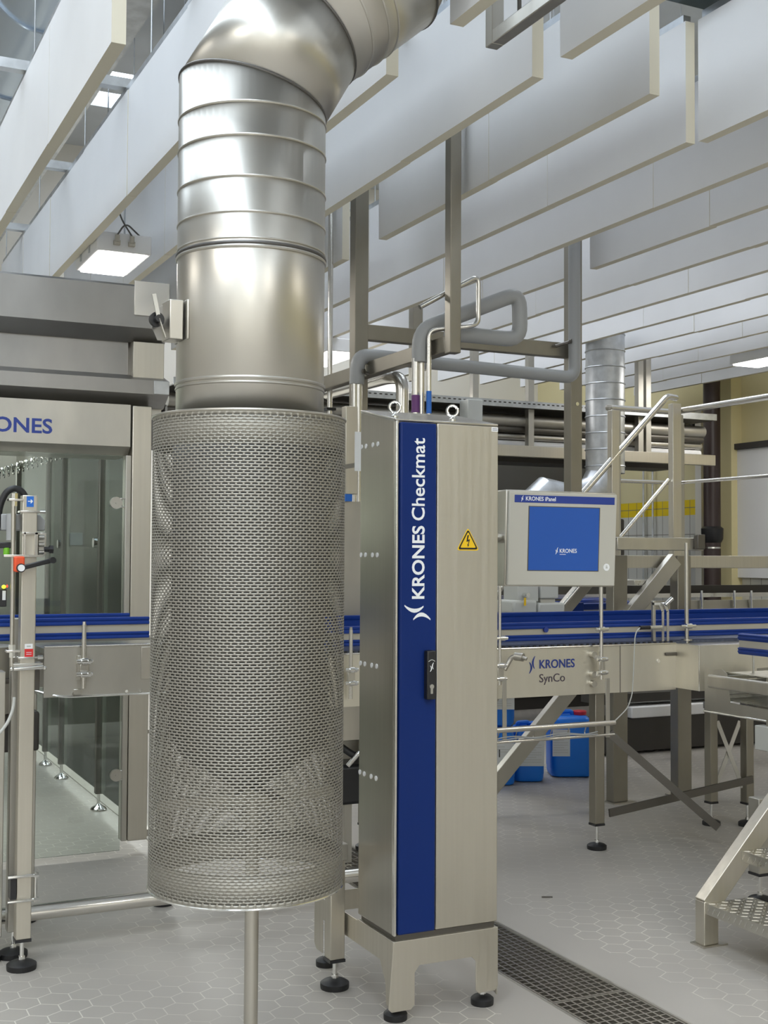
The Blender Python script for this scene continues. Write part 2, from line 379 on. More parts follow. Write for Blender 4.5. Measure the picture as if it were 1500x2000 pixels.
d = struct('door_1', B().box(8.94, 8.995, 8.2, a.y, c.z, a.z), WHITE, bevel=.006)
obj('door_rail', B().box(8.90, 8.995, 8.2, a.y+.02, a.z, a.z+.06), DARK, d)

# ------------------------------------------------------------------ hanging acoustic baffles
BZ0, BZ1, BT = 3.36, 3.90, .05
LEFTN = {2: 'hanging white acoustic baffle row at the far left above the machine hood', 3: 'hanging white acoustic baffle row just left of the duct, beside the lit lamp',
         4: 'hanging white acoustic baffle row passing right behind the duct elbow', 5: 'bright baffle row hiding the tops of both hanging posts',
         6: 'grey shaded baffle row with a gap around the dark post', 7: 'second shaded baffle row to the right of the gap at the post',
         8: 'third shaded baffle row to the right of the gap at the post', 9: 'baffle row ending beside the grey conduit post',
         10: 'first bright baffle row beyond the conduit post', 11: 'second bright baffle row beyond the conduit post', 12: 'third bright baffle row beyond the conduit post',
         13: 'fourth bright baffle row beyond the conduit post', 14: 'fifth bright baffle row beyond the conduit post', 15: 'bright baffle row holding the far right ceiling lamp',
         16: 'baffle row next beyond the far right ceiling lamp', 17: 'baffle row nearest the yellow tiled wall'}
SEGS = {2: [(4.28, 10.3)], 3: [(4.0, 10.3)], 4: [(4.12, 10.3), (2.2, 3.62)], 5: [(3.89, 10.6), (1.9, 3.70)], 6: [(3.83, 6.30), (6.82, 10.6)],
        7: [(4.22, 10.8), (2.6, 4.19)], 8: [(2.8, 10.8)], 9: [(3.0, 6.36), (6.60, 11)]}
for k in range(2, 18):
    x = .5*k; segs = SEGS.get(k, [(3.2, 11.2)])
    t = thing('acoustic_baffle', LEFTN[k], 'baffle', (x, segs[0][0], BZ0), 'acoustic baffle rows under the ceiling')
    rail = B(); hang = B()
    for si, (y0, y1) in enumerate(segs):
        dx = .045 if (k == 7 and si == 1) else 0
        n = max(1, round((y1-y0)/1.12)); L = (y1-y0)/n
        for i in range(n):
            b = B(); a0, a1 = y0+i*L+.0005, y0+(i+1)*L-.0005; zz = BZ0+random.uniform(-.004, .004)
            x0, x1 = x-BT/2+dx+random.uniform(-.003, .003), x+BT/2+dx
            v = [(X, Y, Z) for Z in (zz, BZ1) for Y in (a0, a1) for X in (x0, x1)]
            b.add(v, [(0, 4, 6, 2), (1, 3, 7, 5)]); b.cur = 1; b.add(v, [(0, 2, 3, 1), (4, 5, 7, 6), (0, 1, 5, 4), (2, 6, 7, 3)])
            obj('baffle_panel', b, [BAFF, BAFE], t, smooth=False)
        rail.box(x-.02+dx, x+.02+dx, y0+.02, y1-.02, BZ1, BZ1+.035)
        yy = y0+.25
        while yy < y1:
            obj('hanger_wire', B().cyl((x+dx, yy, BZ1), (x+dx, yy, RZ-.01), .004, 6), GALV, t); yy += 1.5
    obj('rail', rail, GALV, t, smooth=False)
# carrying profiles across the rows
for i, (y, x0, x1, lb) in enumerate(((4.95, .2, 3.3, 'galvanised cross profile over the baffles nearest the duct'), (6.2, .1, 8.6, 'galvanised cross profile over the middle of the baffle rows'),
                                     (7.7, .1, 8.6, 'galvanised cross profile over the baffles above the lit lamp'), (9.3, .1, 8.6, 'galvanised cross profile over the far baffle ends'))):
    t = tag(obj('ceiling_profile', B().box(x0, x1, y-.03, y+.03, BZ1+.036, BZ1+.085), GALV, smooth=False), lb, 'profile', 'cross profiles above the baffles')
# big galvanised air duct and cable tray high on the left
t = thing('air_duct', 'long blue-grey round air duct high at the upper left under the ceiling', 'duct', (1.25, 8, 4.6))
obj('duct_tube', B().cyl((1.28, 6.2, 5.0), (1.28, 13.6, 5.0), .34, 40), ADUCT, t)
b = B()
for y in (6.21, 7.4, 8.6, 9.8, 11.0, 12.2): obj('joint_ring', B().ring((1.28, y, 5.0), Y1, .345, .012, 40, 6), ADUCT, t)
for y in (6.8, 9, 11.5): obj('hanger_wire', B().cyl((1.28, y, 5.33), (1.28, y, RZ-.01), .008, 6), GALV, t)
t = thing('cable_tray', 'dark cable tray running along beside the round air duct at upper left', 'tray', (1.72, 6, 4.5))
obj('tray_channel', B().box(1.66, 1.90, 6.2, 13.6, 4.86, 4.88).box(1.66, 1.68, 6.2, 13.6, 4.88, 4.95).box(1.88, 1.90, 6.2, 13.6, 4.88, 4.95), GALV, t, smooth=False)
for y in (7, 10.5): obj('hanger_wire', B().cyl((1.78, y, 4.88), (1.78, y, RZ-.01), .006, 6), GALV, t)
for x in (1.72, 1.80): obj('cable', B().cyl((x, 6.2, 4.9), (x, 13.6, 4.9), .022, 8), DARKST, t)
# dark painted crane beam at the top right
tag(obj('crane_beam', B().box(3.32, 8.95, 3.92, 4.28, 4.0, 4.30), DGREEN, bevel=.01), 'dark green painted beam crossing at the upper right corner', 'beam')
a = PX(1400, 10, 4.0)

# lamps
def lamp(label, x0, x1, y0, y1, z, cable=True):
    t = thing('ceiling_lamp', label, 'lamp', ((x0+x1)/2, (y0+y1)/2, z), 'ceiling lamps')
    obj('housing', B().box(x0, x1, y0, y1, z, z+.11), WHITE, t, bevel=.006)
    obj('diffuser', B().box(x0+.025, x1-.025, y0+.02, y1-.02, z-.012, z), LAMPW, t, bevel=.004)
    if cable:
        xm = (x0+x1)/2
        b = B()
        for q in (.35, .62):
            xx = x0+(x1-x0)*q; b.cyl((xx, y0-.025, z+.05), (xx, y0-.025, z+.09), .014, 10); b.box(xx-.018, xx+.018, y0-.03, y0, z+.035, z+.06)
        obj('cable_gland', b, BEIGE, t)
        obj('cable', B().path([(x0+(x1-x0)*.35, y0-.025, z+.09), (xm, y0-.02, z+.17), (x1-.05, y0+.05, z+.11)], .005, .08, 8)
            .path([(x0+(x1-x0)*.62, y0-.025, z+.09), (xm-.02, y0+.05, z+.22), (xm-.08, y0+.1, z+.6)], .005, .08, 8), DARKST, t)
        for xx in (x0+.09, x1-.09): obj('chain', B().cyl((xx, (y0+y1)/2, z+.1), (xx, (y0+y1)/2, BZ1+.03), .006, 6), GALV, t)
        for q in (.3, .7): obj('clip', B().box(x0-.008, x0, y0+(y1-y0)*q, y0+(y1-y0)*q+.02, z+.02, z+.08), GALV, t)
    return t
lamp('square lit lamp with black cable loops above the machine hood', 1.53, 1.85, 7.03, 7.62, 3.30)
lamp('lit lamp seen just right of the duct behind the thin rod', 3.93, 4.27, 9.3, 10.1, 3.24, False)
lamp('lit lamp far right among the bright baffles', 7.62, 7.96, 7.7, 8.66, 3.30, False)
lamp('lit tube lamp behind the curved steel pipe over the cabinet', 4.75, 4.95, 9.6, 11.0, 2.98, False)

# ------------------------------------------------------------------ floor drain
t = thing('floor_drain', 'long steel floor drain grating running past the cabinet', 'drain', ((DX0+DX1)/2, 4, 0))
b = B()
for x in (DX0, DX1-.012): b.box(x, x+.012, DY0, DY1, -.05, .001)
obj('drain_frame', b, STEEL, t, smooth=False)
for y0, y1 in ((DY0, 2.6), (2.61, 3.64), (3.65, 4.66), (4.67, 5.68), (5.69, 6.70), (6.71, DY1)):
    b = B()
    for k in range(10):
        x = DX0+.020+k*.0322; b.box(x, x+.0072, y0, y1, -.022, -.002)
    n = int((y1-y0)/.0333)
    for k in range(n+1):
        y = y0+(y1-y0-.003)*k/n; b.box(DX0+.014, DX1-.014, y, y+(.0062 if k not in (0, n) else .010), -.022, -.0025)
    obj('grating', b, STEELB, t, smooth=False)

# ------------------------------------------------------------------ control cabinet
CX0, CX1, CY0, CY1, CZ0, CZT = 1.815, 2.213, 3.70, 3.985, .288, 2.008
t = thing('control_cabinet', 'tall narrow stainless steel electrical cabinet with a blue stripe', 'cabinet', ((CX0+CX1)/2, (CY0+CY1)/2, 0))
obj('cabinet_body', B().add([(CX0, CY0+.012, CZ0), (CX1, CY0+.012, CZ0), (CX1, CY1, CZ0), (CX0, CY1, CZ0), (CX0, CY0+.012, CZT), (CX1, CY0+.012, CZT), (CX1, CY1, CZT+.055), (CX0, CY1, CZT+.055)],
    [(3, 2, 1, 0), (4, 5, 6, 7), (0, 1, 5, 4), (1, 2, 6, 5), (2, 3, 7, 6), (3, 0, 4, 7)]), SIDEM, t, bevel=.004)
obj('roof_lip', B().add([(CX0-.001, CY0-.002, CZT-.004), (CX1+.001, CY0-.002, CZT-.004), (CX1+.001, CY1, CZT+.054), (CX0-.001, CY1, CZT+.054), (CX0-.001, CY0-.002, CZT+.004), (CX1+.001, CY0-.002, CZT+.004), (CX1+.001, CY1, CZT+.062), (CX0-.001, CY1, CZT+.062)],
    [(3, 2, 1, 0), (4, 5, 6, 7), (0, 1, 5, 4), (1, 2, 6, 5), (2, 3, 7, 6), (3, 0, 4, 7)]), STEELB, t, bevel=.002)
BX0, BX1 = CX0+.012, CX0+.150
blue = obj('blue_stripe', B().box(BX0, BX1, CY0-.014, CY0+.012, CZ0+.004, CZT-.008), BLUEP, t, bevel=.006, seg=3, label='blue front stripe with white lettering')
door = obj('door', B().box(BX1+.007, CX1, CY0-.003, CY0+.012, CZ0+.003, CZT-.005), DOORM, t, bevel=.003)
obj('corner_profile', B().box(CX0, CX0+.009, CY0-.006, CY0+.012, CZ0, CZT-.004), STEELB, t, bevel=.002)
yb = CY0-.0141
base_x = 1.9185
text('lettering', 'KRONES', (base_x, yb, 1.405), (0, 0, 1), (-1, 0, 0), .246, .0475, WHITEL, blue, bold=.022)
text('lettering', 'Checkmat', (base_x, yb, 1.669), (0, 0, 1), (-1, 0, 0), .279, .0495, WHITEL, blue, bold=.011)
logo('logo', (base_x+.023, yb, 1.335), (0, 0, 1), (-1, 0, 0), .048, .098, WHITEL, blue)
hx0, hx1 = 1.917, 1.951
h = obj('handle', B().box(hx0, hx1, CY0-.040, CY0-.014, 1.068, 1.232), BLACKP, t, bevel=.005, seg=3)
logo('logo', (1.928, CY0-.0402, 1.162), (1, 0, 0), (0, 0, 1), .013, .030, WHITEL, h)
obj('lock', B().cyl((1.934, CY0-.043, 1.112), (1.934, CY0-.039, 1.112), .008, 20).box(1.9295, 1.9385, CY0-.042, CY0-.039, 1.088, 1.108), CHROME, h)
obj('handle_notch', B().path([(1.922, CY0-.041, 1.196), (1.934, CY0-.041, 1.203), (1.946, CY0-.041, 1.196)], .0012, .01, 6), LGREY, h)
# warning sign
ys = CY0-.0032; tri = lambda c, s: [(c[0]-s*.5, c[1]-s*.30), (c[0]+s*.5, c[1]-s*.30), (c[0], c[1]+s*.58)]
def rtri(cx, cz, s, r):
    P = [Vector((cx-s/2, cz)), Vector((cx+s/2, cz)), Vector((cx, cz+s*.88))]; out = []
    for i in range(3):
        a, p, c = P[i-1], P[i], P[(i+1) % 3]; q0 = p+(a-p).normalized()*r; q1 = p+(c-p).normalized()*r
        for k in range(5):
            u = k/4; v = q0*(1-u)**2+p*2*u*(1-u)+q1*u*u; out.append((v.x, v.y))
    return out
sg = obj('warning_sign', B().prism(rtri(2.0925, 1.569, .090, .012), (0, ys, 0), X1, Z1, .001), YELLOW, t, smooth=False, label='yellow triangular lightning warning sign')
obj('black_border', B().prism(rtri(2.0925, 1.5725, .0795, .010), (0, ys-.001, 0), X1, Z1, .0006), BLACKP, sg, smooth=False)
obj('yellow_field', B().prism(rtri(2.0925, 1.5785, .062, .005), (0, ys-.0016, 0), X1, Z1, .0006), YELLOW, sg, smooth=False)
obj('lightning_symbol', B().prism([(-.003, .024), (.003, .024), (-.001, .008), (.007, .010), (.001, -.010), (.004, -.009), (-.001, -.017), (-.004, -.007), (-.0015, -.0085), (.002, .003), (-.007, .001)][::-1], (2.0925, ys-.0022, 1.598), X1, Z1, .0006), BLACKP, sg, smooth=False)
pl = obj('rating_plate', B().box(2.186, 2.2115, CY0-.0042, CY0-.003, 1.985, 2.000), WHITEL, t, smooth=False)
for z in (1.989, 1.994): obj('print_line', B().box(2.189, 2.209, CY0-.0046, CY0-.0042, z, z+.0016), DBROWN, pl, smooth=False)
for zc in (1.936, 1.552, 1.169, .786):
    for k, y in enumerate((3.972, 3.935, 3.878, 3.838)):
        obj('plug', B().cyl((CX0-.003, y, zc), (CX0+.002, y, zc), .0085, 14), WHITE, t)
for x in (1.838, 2.062):
    y = CY0+.055; z = CZT+.015
    e_ = obj('eye_bolt', B().ring((x, y, z+.033), (.35, 1, 0), .0185, .0052, 28, 10), CHROME, t)
    obj('collar', B().lathe((x, y), [(.012, z-.006), (.013, z+.004), (.009, z+.009), (.007, z+.016)], 16), CHROME, e_)
# plinth
b = B(); ZP = .270; yq = CY0-.004
def leg_sheet(pts, o, xd, yd, th): b.prism(pts, o, xd, yd, th)
fr_ = []
x0, x1 = 1.797, 2.216
L = [(x0, .052), (x0+.012, .040), (1.880, .040), (1.894, .054), (1.894, .160), (1.912, .182), (2.112, .182), (2.128, .166), (2.128, .068), (2.140, .056), (2.204, .056), (x1, .068), (x1, ZP), (x0+.018, ZP)]
b.prism([(x, z) for x, z in L], (0, yq, 0), X1, Z1, -.004)
sd = [(CY0, .040), (CY0+.05, .052), (CY0+.055, .12), (CY0+.10, .185), (4.30, .185), (4.30, .06), (4.36, .06), (4.38, .08), (4.38, .262), (CY0, ZP)]
b.prism([(y, z) for y, z in sd], (x0+.016, 0, 0), Y1, Z1, .004); b.prism([(y, z) for y, z in sd], (x1-.004, 0, 0), Y1, Z1, .004)
b.box(x0+.016, x1, CY0, CY1, ZP-.004, ZP)
b.box(x0+.02, x1-.005, 4.376, 4.38, .185, .262)
obj('plinth', b, DOORM, t, bevel=.0015, smooth=False)
obj('plinth_joint', B().box(CX0+.01, CX1-.008, CY0+.006, CY1-.01, ZP, CZ0), DARKST, t, smooth=False)
for x, y in ((1.845, 3.742), (2.180, 3.742), (1.845, 4.335), (2.180, 4.335)): leveling_foot(t, x, y, .20, .040)

# operator panel beside the cabinet
PYF = 4.10
t = thing('operator_panel', 'grey touch panel with a blue screen mounted beside the cabinet', 'panel', (2.75, 4.2, 1.43))
Q = [PY(px, py, PYF) for px, py in ((990.5, 1143), (1199.5, 1144.5), (1204.5, 966), (994.5, 959.5))]
def bil(u, v, d=0):                                  # point on the panel front, u across, v up
    p = (Q[0]*(1-u)+Q[1]*u)*(1-v)+(Q[3]*(1-u)+Q[2]*u)*v; return Vector((p.x, p.y-d, p.z))
def slab(u0, u1, v0, v1, d0, d1):
    a = [bil(u, v, d) for d in (d0, d1) for u, v in ((u0, v0), (u1, v0), (u1, v1), (u0, v1))]
    return B().add(a, [(3, 2, 1, 0), (4, 5, 6, 7), (0, 1, 5, 4), (1, 2, 6, 5), (2, 3, 7, 6), (3, 0, 4, 7)])
obj('housing', slab(-.012, 1.012, -.012, 1.02, -.105, -.012), STEEL, t, bevel=.005)
bz = obj('bezel', slab(0, 1, 0, 1, -.012, .004), PANELG, t, bevel=.004, seg=3)
obj('header_strip', slab(.045, .975, .885, .965, .004, .005), BLUEL, bz, smooth=False)
obj('screen_recess', slab(.172, .838, .155, .850, .004, .0047), DARKST, bz, smooth=False)
obj('screen', slab(.180, .830, .163, .842, .004, .0052), SCREEN, bz, smooth=False, label='blue display screen')
xd = (bil(1, .9)-bil(0, .9)).normalized(); zd = Vector((-.004, 0, 1))
text('lettering', 'KRONES iPanel', bil(.145, .906, .0051), xd, zd, .139, .0165, WHITEL, bz, bold=.012, depth=.0006)
logo('logo', bil(.103, .895, .0051), xd, zd, .0105, .024, WHITEL, bz, depth=.0006)
text('screen_lettering', 'KRONES', bil(.465, .352, .0053), xd, zd, .081, .0165, WHITEL, bz, bold=.008, depth=.0006)
obj('print_line', slab(.465, .522, .333, .338, .0053, .0057), WHITEL, bz, smooth=False)
logo('screen_logo', bil(.426, .335, .0053), xd, zd, .0125, .028, WHITEL, bz, depth=.0006)
p = bil(.913, .203, 0)
bd = obj('usb_cap', B().cyl((p.x, p.y-.006, p.z), (p.x, p.y, p.z), .0148, 24), WHITEL, bz)
obj('lock_symbol', B().box(p.x-.004, p.x+.004, p.y-.007, p.y-.006, p.z-.005, p.z+.002).box(p.x-.003, p.x+.003, p.y-.007, p.y-.006, p.z+.003, p.z+.007), LGREY, bd, smooth=False)
p = PY(977, 1049, 4.17)
obj('swivel_arm', B().path([(CX1-.005, 3.93, p.z), (CX1+.06, 4.0, p.z), (2.50, 4.17, p.z)], .022, .05, 16).lathe((2.42, 4.12), [(.001, p.z-.034), (.026, p.z-.026), (.034, p.z), (.026, p.z+.026), (.001, p.z+.034)], 20), CHROME, t)

# ------------------------------------------------------------------ ventilation duct with mitred elbow
GX, GY = 1.250, 3.563; DR = .2245
t = thing('ventilation_duct', 'large shiny steel ventilation pipe rising and bending to the upper right', 'duct', (GX, GY, 1.96))
P = [Vector((GX, GY, 1.62)), Vector((GX, GY, 2.952)), PY(580, 58, GY), PY(738, -52, GY), PY(850, -250, GY), ]
P[4] = P[3]+Vector((.42, 0, .95))
NS = 64
def mitre(P, R):
    d = [(P[i+1]-P[i]).normalized() for i in range(len(P)-1)]; a = Y1.copy(); c = d[0].cross(a).normalized()
    cur = [P[0]+(a*math.cos(2*math.pi*k/NS)+c*math.sin(2*math.pi*k/NS))*R for k in range(NS)]; out = [cur]
    for i in range(1, len(P)):
        n = (d[i-1]+(d[i] if i < len(d) else d[i-1])).normalized(); D = d[i-1]
        cur = [v+D*((P[i]-v).dot(n)/D.dot(n)) for v in cur]; out.append(cur)
    return out, d
rg, dd = mitre(P, DR)
for i, nm in enumerate(('pipe_section', 'elbow_piece', 'elbow_piece', 'pipe_section')):
    obj(nm, B().rings([rg[i], rg[i+1]], False), DUCTM, t, solid=.002)
def loopring(b, ring, r, n=8):
    m = len(ring); c = sum(ring, Vector())/m; rs = []
    nrm = (ring[0]-c).cross(ring[m//4]-c).normalized()
    for v in ring:
        o = (v-c).normalized(); rs.append([v+o*(r*math.cos(2*math.pi*k/n))+nrm*(r*math.sin(2*math.pi*k/n)) for k in range(n)])
    rs.append(rs[0]); b.rings(rs, False); return b
for i in (1, 2, 3): obj('seam_ring', loopring(B(), rg[i], .0045), SEAM, t)
def rib(p, d, r=.0038, m=DUCTM, nm='rib'):
    d = d.normalized(); a = Y1.copy(); c = d.cross(a).normalized()
    obj(nm, loopring(B(), [p+(a*math.cos(2*math.pi*k/NS)+c*math.sin(2*math.pi*k/NS))*(DR+.0005) for k in range(NS)], r), m, t)
for z in (2.871, 2.773, 2.652, 2.547): rib(Vector((GX, GY, z)), Z1)
for z, r, m in ((2.470, .0035, DUCTM), (2.456, .006, SEAM), (2.446, .006, DUCTM), (2.064, .006, DUCTM), (2.05, .004, DUCTM)): rib(Vector((GX, GY, z)), Z1, r, m, 'flange')
for q in (.30, .50, .62): rib(P[2].lerp(P[3], q), dd[2], .004)
# rivets and the small round dent patch; pink reflex film
# damper box on the left side
dv = Vector((-.98, -.20, 0)).normalized(); sv = Vector((-dv.y, dv.x, 0)); sv = sv if sv.x > 0 else -sv
c0 = Vector((GX, GY, 2.243))+Vector((-math.cos(R_(3)), -math.sin(R_(3)), 0))*(DR+.026)
ox = Vector((-math.cos(R_(3)), -math.sin(R_(3)), 0)); sx_ = Vector((math.sin(R_(3)), -math.cos(R_(3)), 0))
def obox(c, a, w, u, h, d, th):
    b = B(); return b.beam(c-d*th/2, c+d*th/2, w, h, Z1)
dm = obj('damper_box', obox(c0, sx_, .075, Z1, .118, ox, .042), STEEL, t, bevel=.003)
b = B(); b.beam(c0-ox*.032-sx_*0, c0-ox*.026, .115, .118, Z1)
obj('mounting_plate', b, DUCTM, dm, bevel=.002)
pv = PY(308, 607, GY-.03); k0 = c0+ox*.02-sx_*.0
obj('quadrant', B().prism([(0, -.055), (0, .055), (.018, .038), (.034, .01), (.034, -.02), (.018, -.055)], c0-sx_*.03+ox*.018, ox, Z1, .003), HOODM, dm, smooth=False)
kp = c0+sx_*.03+ox*.050
obj('knob', B().path([kp, kp-sx_*.02], .011, n=18).path([kp-sx_*.02, kp-sx_*.034], .022, n=24), BLACKP, dm)
obj('lever', B().beam(kp-sx_*.006+Vector((0, 0, -.055))-ox*.02, kp-sx_*.006+Vector((0, 0, .0)), .012, .003, ox.cross(sx_)).beam(kp-sx_*.006, kp-sx_*.012+Vector((0, 0, .072))+ox*.014, .012, .004, sx_), STEELM, dm)

# ------------------------------------------------------------------ perforated guard round the duct foot
GR, GZ0, GZ1 = .2915, .560, 1.962
t = thing('perforated_guard', 'perforated steel drum guard around the foot of the ventilation pipe', 'guard', (GX, GY, 0))
NC = 86; rows = 162; pitch = (GZ1-GZ0-.02)/rows; sh = .0042
V = []; Fc = []
def ringv(z, n):
    i0 = len(V); V.extend((GX+GR*math.cos(2*math.pi*k/n), GY+GR*math.sin(2*math.pi*k/n), z) for k in range(n)); return i0
N4 = NC*4; sw = 3   # four columns per pitch: slot takes three minus gap
def zr(r): return GZ0+.01+r*pitch
prev = ringv(GZ0, N4)
zs = []
for r in range(rows):
    a_ = ringv(zr(r)+(pitch-sh)/2, N4); b_ = ringv(zr(r)+(pitch+sh)/2, N4)
    for k in range(N4): Fc.append((prev+k, prev+(k+1) % N4, a_+(k+1) % N4, a_+k))
    for k in range(NC):
        q = (k*4+(2 if r % 2 else 0)) % N4; Fc.append((a_+q, a_+(q+1) % N4, b_+(q+1) % N4, b_+q))
    prev = b_
l_ = ringv(GZ1, N4)
for k in range(N4): Fc.append((prev+k, prev+(k+1) % N4, l_+(k+1) % N4, l_+k))
b = B(); b.v = [Vector(v) for v in V]; b.f = Fc; b.mi = [0]*len(Fc)
obj('perforated_shell', b, GUARDM, t, solid=.0010)
obj('upper_band', B().rings([[Vector((GX+(GR-.0013)*math.cos(2*math.pi*k/96), GY+(GR-.0013)*math.sin(2*math.pi*k/96), z)) for k in range(96)] for z in (1.868, GZ1)], False), GUARDM, t, solid=.0009)
obj('lower_band', B().rings([[Vector((GX+(GR-.0013)*math.cos(2*math.pi*k/96), GY+(GR-.0013)*math.sin(2*math.pi*k/96), z)) for k in range(96)] for z in (GZ0, .653)], False), GUARDM, t, solid=.0009)
obj('top_rim', B().ring((GX, GY, GZ1), Z1, GR, .0045, 96, 8), STEEL, t); obj('bottom_rim', B().ring((GX, GY, GZ0), Z1, GR+.001, .0035, 96, 8), CHROME, t)  # next, a dark sleeve added so the slots look shaded
obj('shade_sleeve', B().lathe((GX, GY), [(.232, 1.94), (.232, 1.02), (.20, .95), (.06, .86), (.022, .83)], 48, False), SHADEG, t, solid=.002, label='dark sleeve added for the shade inside')
obj('inner_frame', B().box(GX-.28, GX+.28, GY-.02, GY+.02, .80, .83), STEEL, t)
obj('inner_frame', B().box(GX-.02, GX+.02, GY-.28, GY+.28, .83, .86), STEEL, t)
px_ = PY(490.5, 1900, GY-.02)
obj('support_tube', B().cyl((px_.x, GY-.02, 0), (px_.x, GY-.02, .83), .021, 24).lathe((px_.x, GY-.02), [(.06, 0), (.06, .008), (.022, .010)], 24), STEEL, t)

# ------------------------------------------------------------------ filling machine enclosure on the left
MY, MXR = 6.25, 1.66
t = thing('filling_machine', 'big stainless steel machine enclosure with stepped hood and glass doors at left', 'machine', (.3, 7.5, 0))
def prof(name, pts, xa, xb, m=STEELM, **k): return obj(name, B().prism(pts, (xa, 0, 0), Y1, Z1, xb-xa), m, t, smooth=False, **k)
MXL = -1.1
prof('upper_hood_band', [(MY+.34, 2.985), (MY+.02, 2.948), (MY, 2.935), (MY, 2.722), (MY+.10, 2.660), (MY+.34, 2.660)][::-1], MXL, 1.745, HOODM)
prof('recessed_panel', [(MY+.34, 2.665), (MY+.115, 2.665), (MY+.115, 2.47), (MY+.34, 2.47)][::-1], MXL, 1.556, HOODM)
prof('lower_hood_band', [(MY+.34, 2.50), (MY+.115, 2.49), (MY, 2.452), (MY, 2.380), (MY+.10, 2.318), (MY+.34, 2.318)][::-1], MXL, 1.745, HOODM)
fa = prof('fascia_panel', [(MY+.34, 2.322), (MY+.03, 2.322), (MY+.03, 2.105), (MY+.09, 2.058), (MY+.34, 2.058)][::-1], MXL, 1.553)
obj('cover_plate', B().box(1.556, 1.742, MY-.006, MY, 2.785, 2.965), STEELB, t, bevel=.002)
obj('end_plate', B().box(1.665, 1.747, MY-.004, MY, 2.382, 2.452), GALV, t, bevel=.002)
obj('column_head', B().box(1.57, 1.735, MY+.06, MY+.2, 2.470, 2.660), DOORM, t, bevel=.003)
obj('lettering_back', B().box(.88, .885, MY+.028, MY+.03, 2.15, 2.155), STEELM, fa, smooth=False)
text('lettering', 'KRONES', (.732, MY+.0295, 2.152), (1, 0, 0), (0, 0, 1), .424, .076, BLUEL, fa, bold=.02)
obj('corner_post', B().box(1.562, 1.662, MY+.02, MY+.12, .085, 2.318), DOORM, t, bevel=.004)
obj('post_edge', B().box(1.532, 1.560, MY+.03, MY+.10, .085, 2.06), STEELM, t, bevel=.003)
leveling_foot(t, 1.80, MY+.14, .09, .05, CHROME)
obj('foot_bracket', B().box(1.66, 1.82, MY+.09, MY+.17, .085, .12), STEELM, t)
# front glass door with its hinge knobs
gl = obj('front_glass', B().box(-1.1, 1.530, MY+.055, MY+.063, .035, 2.06), GLASS, t, smooth=False)
for z in (1.705, .325):
    p = PY(228, 982 if z > 1 else 1515, MY+.03)
    k = obj('hinge_disc', B().cyl((p.x, MY+.035, p.z), (p.x, MY+.055, p.z), .031, 28).cyl((p.x, MY+.03, p.z), (p.x, MY+.035, p.z), .006, 12), STEELM, t)
    obj('hinge_arm', B().box(p.x+.02, 1.54, MY+.035, MY+.05, p.z+.018, p.z+.026).box(p.x+.02, 1.54, MY+.035, MY+.05, p.z-.026, p.z-.018), CHROME, k, bevel=.002)
# side wall of glass doors running away from us
for (y, w) in ((7.51, .045), (8.66, .045), (9.26, .045), (10.6, .045)):
    obj('door_post', B().box(1.69-w/2, 1.69+w/2, y-w/2, y+w/2, .10, 2.30), DARKST, t, bevel=.003)
    f = obj('foot', B().lathe((1.69, y), [(.045, 0), (.05, .008), (.044, .018), (.018, .034), (.012, .04)], 24), CHROME, t)
    obj('stem', B().cyl((1.69, y, .03), (1.69, y, .11), .010, 12), CHROME, f)
for y0, y1 in ((6.45, 7.46), (7.56, 8.62), (8.70, 9.22), (9.30, 10.55)):
    g = obj('side_glass', B().box(1.685, 1.692, y0, y1, .12, 2.28), GLASS, t, smooth=False)
    obj('round_knob', B().cyl((1.66, y0+.06, 1.62), (1.70, y0+.06, 1.62), .03, 20), CHROME, g)
obj('top_side_rail', B().box(1.64, 1.74, 6.37, 10.7, 2.28, 2.40), STEELM, t, bevel=.004)
for z in (.60, 1.10):
    obj('side_rail', B().box(1.70, 1.715, 6.45, 10.6, z-.0, z+.02), STEEL, t, smooth=False)
# inner filling carousel
c_ = (.05, 8.5)
obj('carousel_column', B().lathe(c_, [(.32, 0), (.32, 2.2)], 40), STEELM, t)
obj('carousel_ring', B().lathe(c_, [(.30, 1.45), (.93, 1.45), (.95, 1.50), (.95, 1.72), (.90, 1.78), (.30, 1.80)], 64), STEEL, t)
obj('carousel_table', B().lathe(c_, [(.30, .95), (.90, .95), (.92, 1.0), (.92, 1.06), (.30, 1.08)], 64), DARKST, t)
for k in range(26):
    a = 2*math.pi*k/26
    if math.sin(a) > .35: continue
    x, y = c_[0]+.86*math.cos(a), c_[1]+.86*math.sin(a)
    obj('filling_valve', B().lathe((x, y), [(.018, 1.18), (.03, 1.22), (.03, 1.45), (.045, 1.46), (.045, 1.62), (.02, 1.64), (.02, 1.86)], 14), CHROME, t)
obj('back_panel', B().box(-1.1, 1.55, 9.9, 9.95, .2, 2.4), STEELM, t, smooth=False)
hs = [Vector((.86+.48*u, 6.62, 1.93+.18*u)) for u in [i/240 for i in range(241)]]
hc = [p+Vector((0, .026*math.cos(i*.52), .026*math.sin(i*.52))) for i, p in enumerate(hs)]
obj('spiral_hose', B().path(hc, .006, n=8), CHROME, t)
obj('hose_bracket', B().cyl((.55, 6.62, 1.91), (.95, 6.62, 1.93), .008, 10), CHROME, t)
obj('white_notice', B().box(1.30, 1.40, 9.88, 9.895, 1.62, 1.72), PAPER, t, smooth=False)

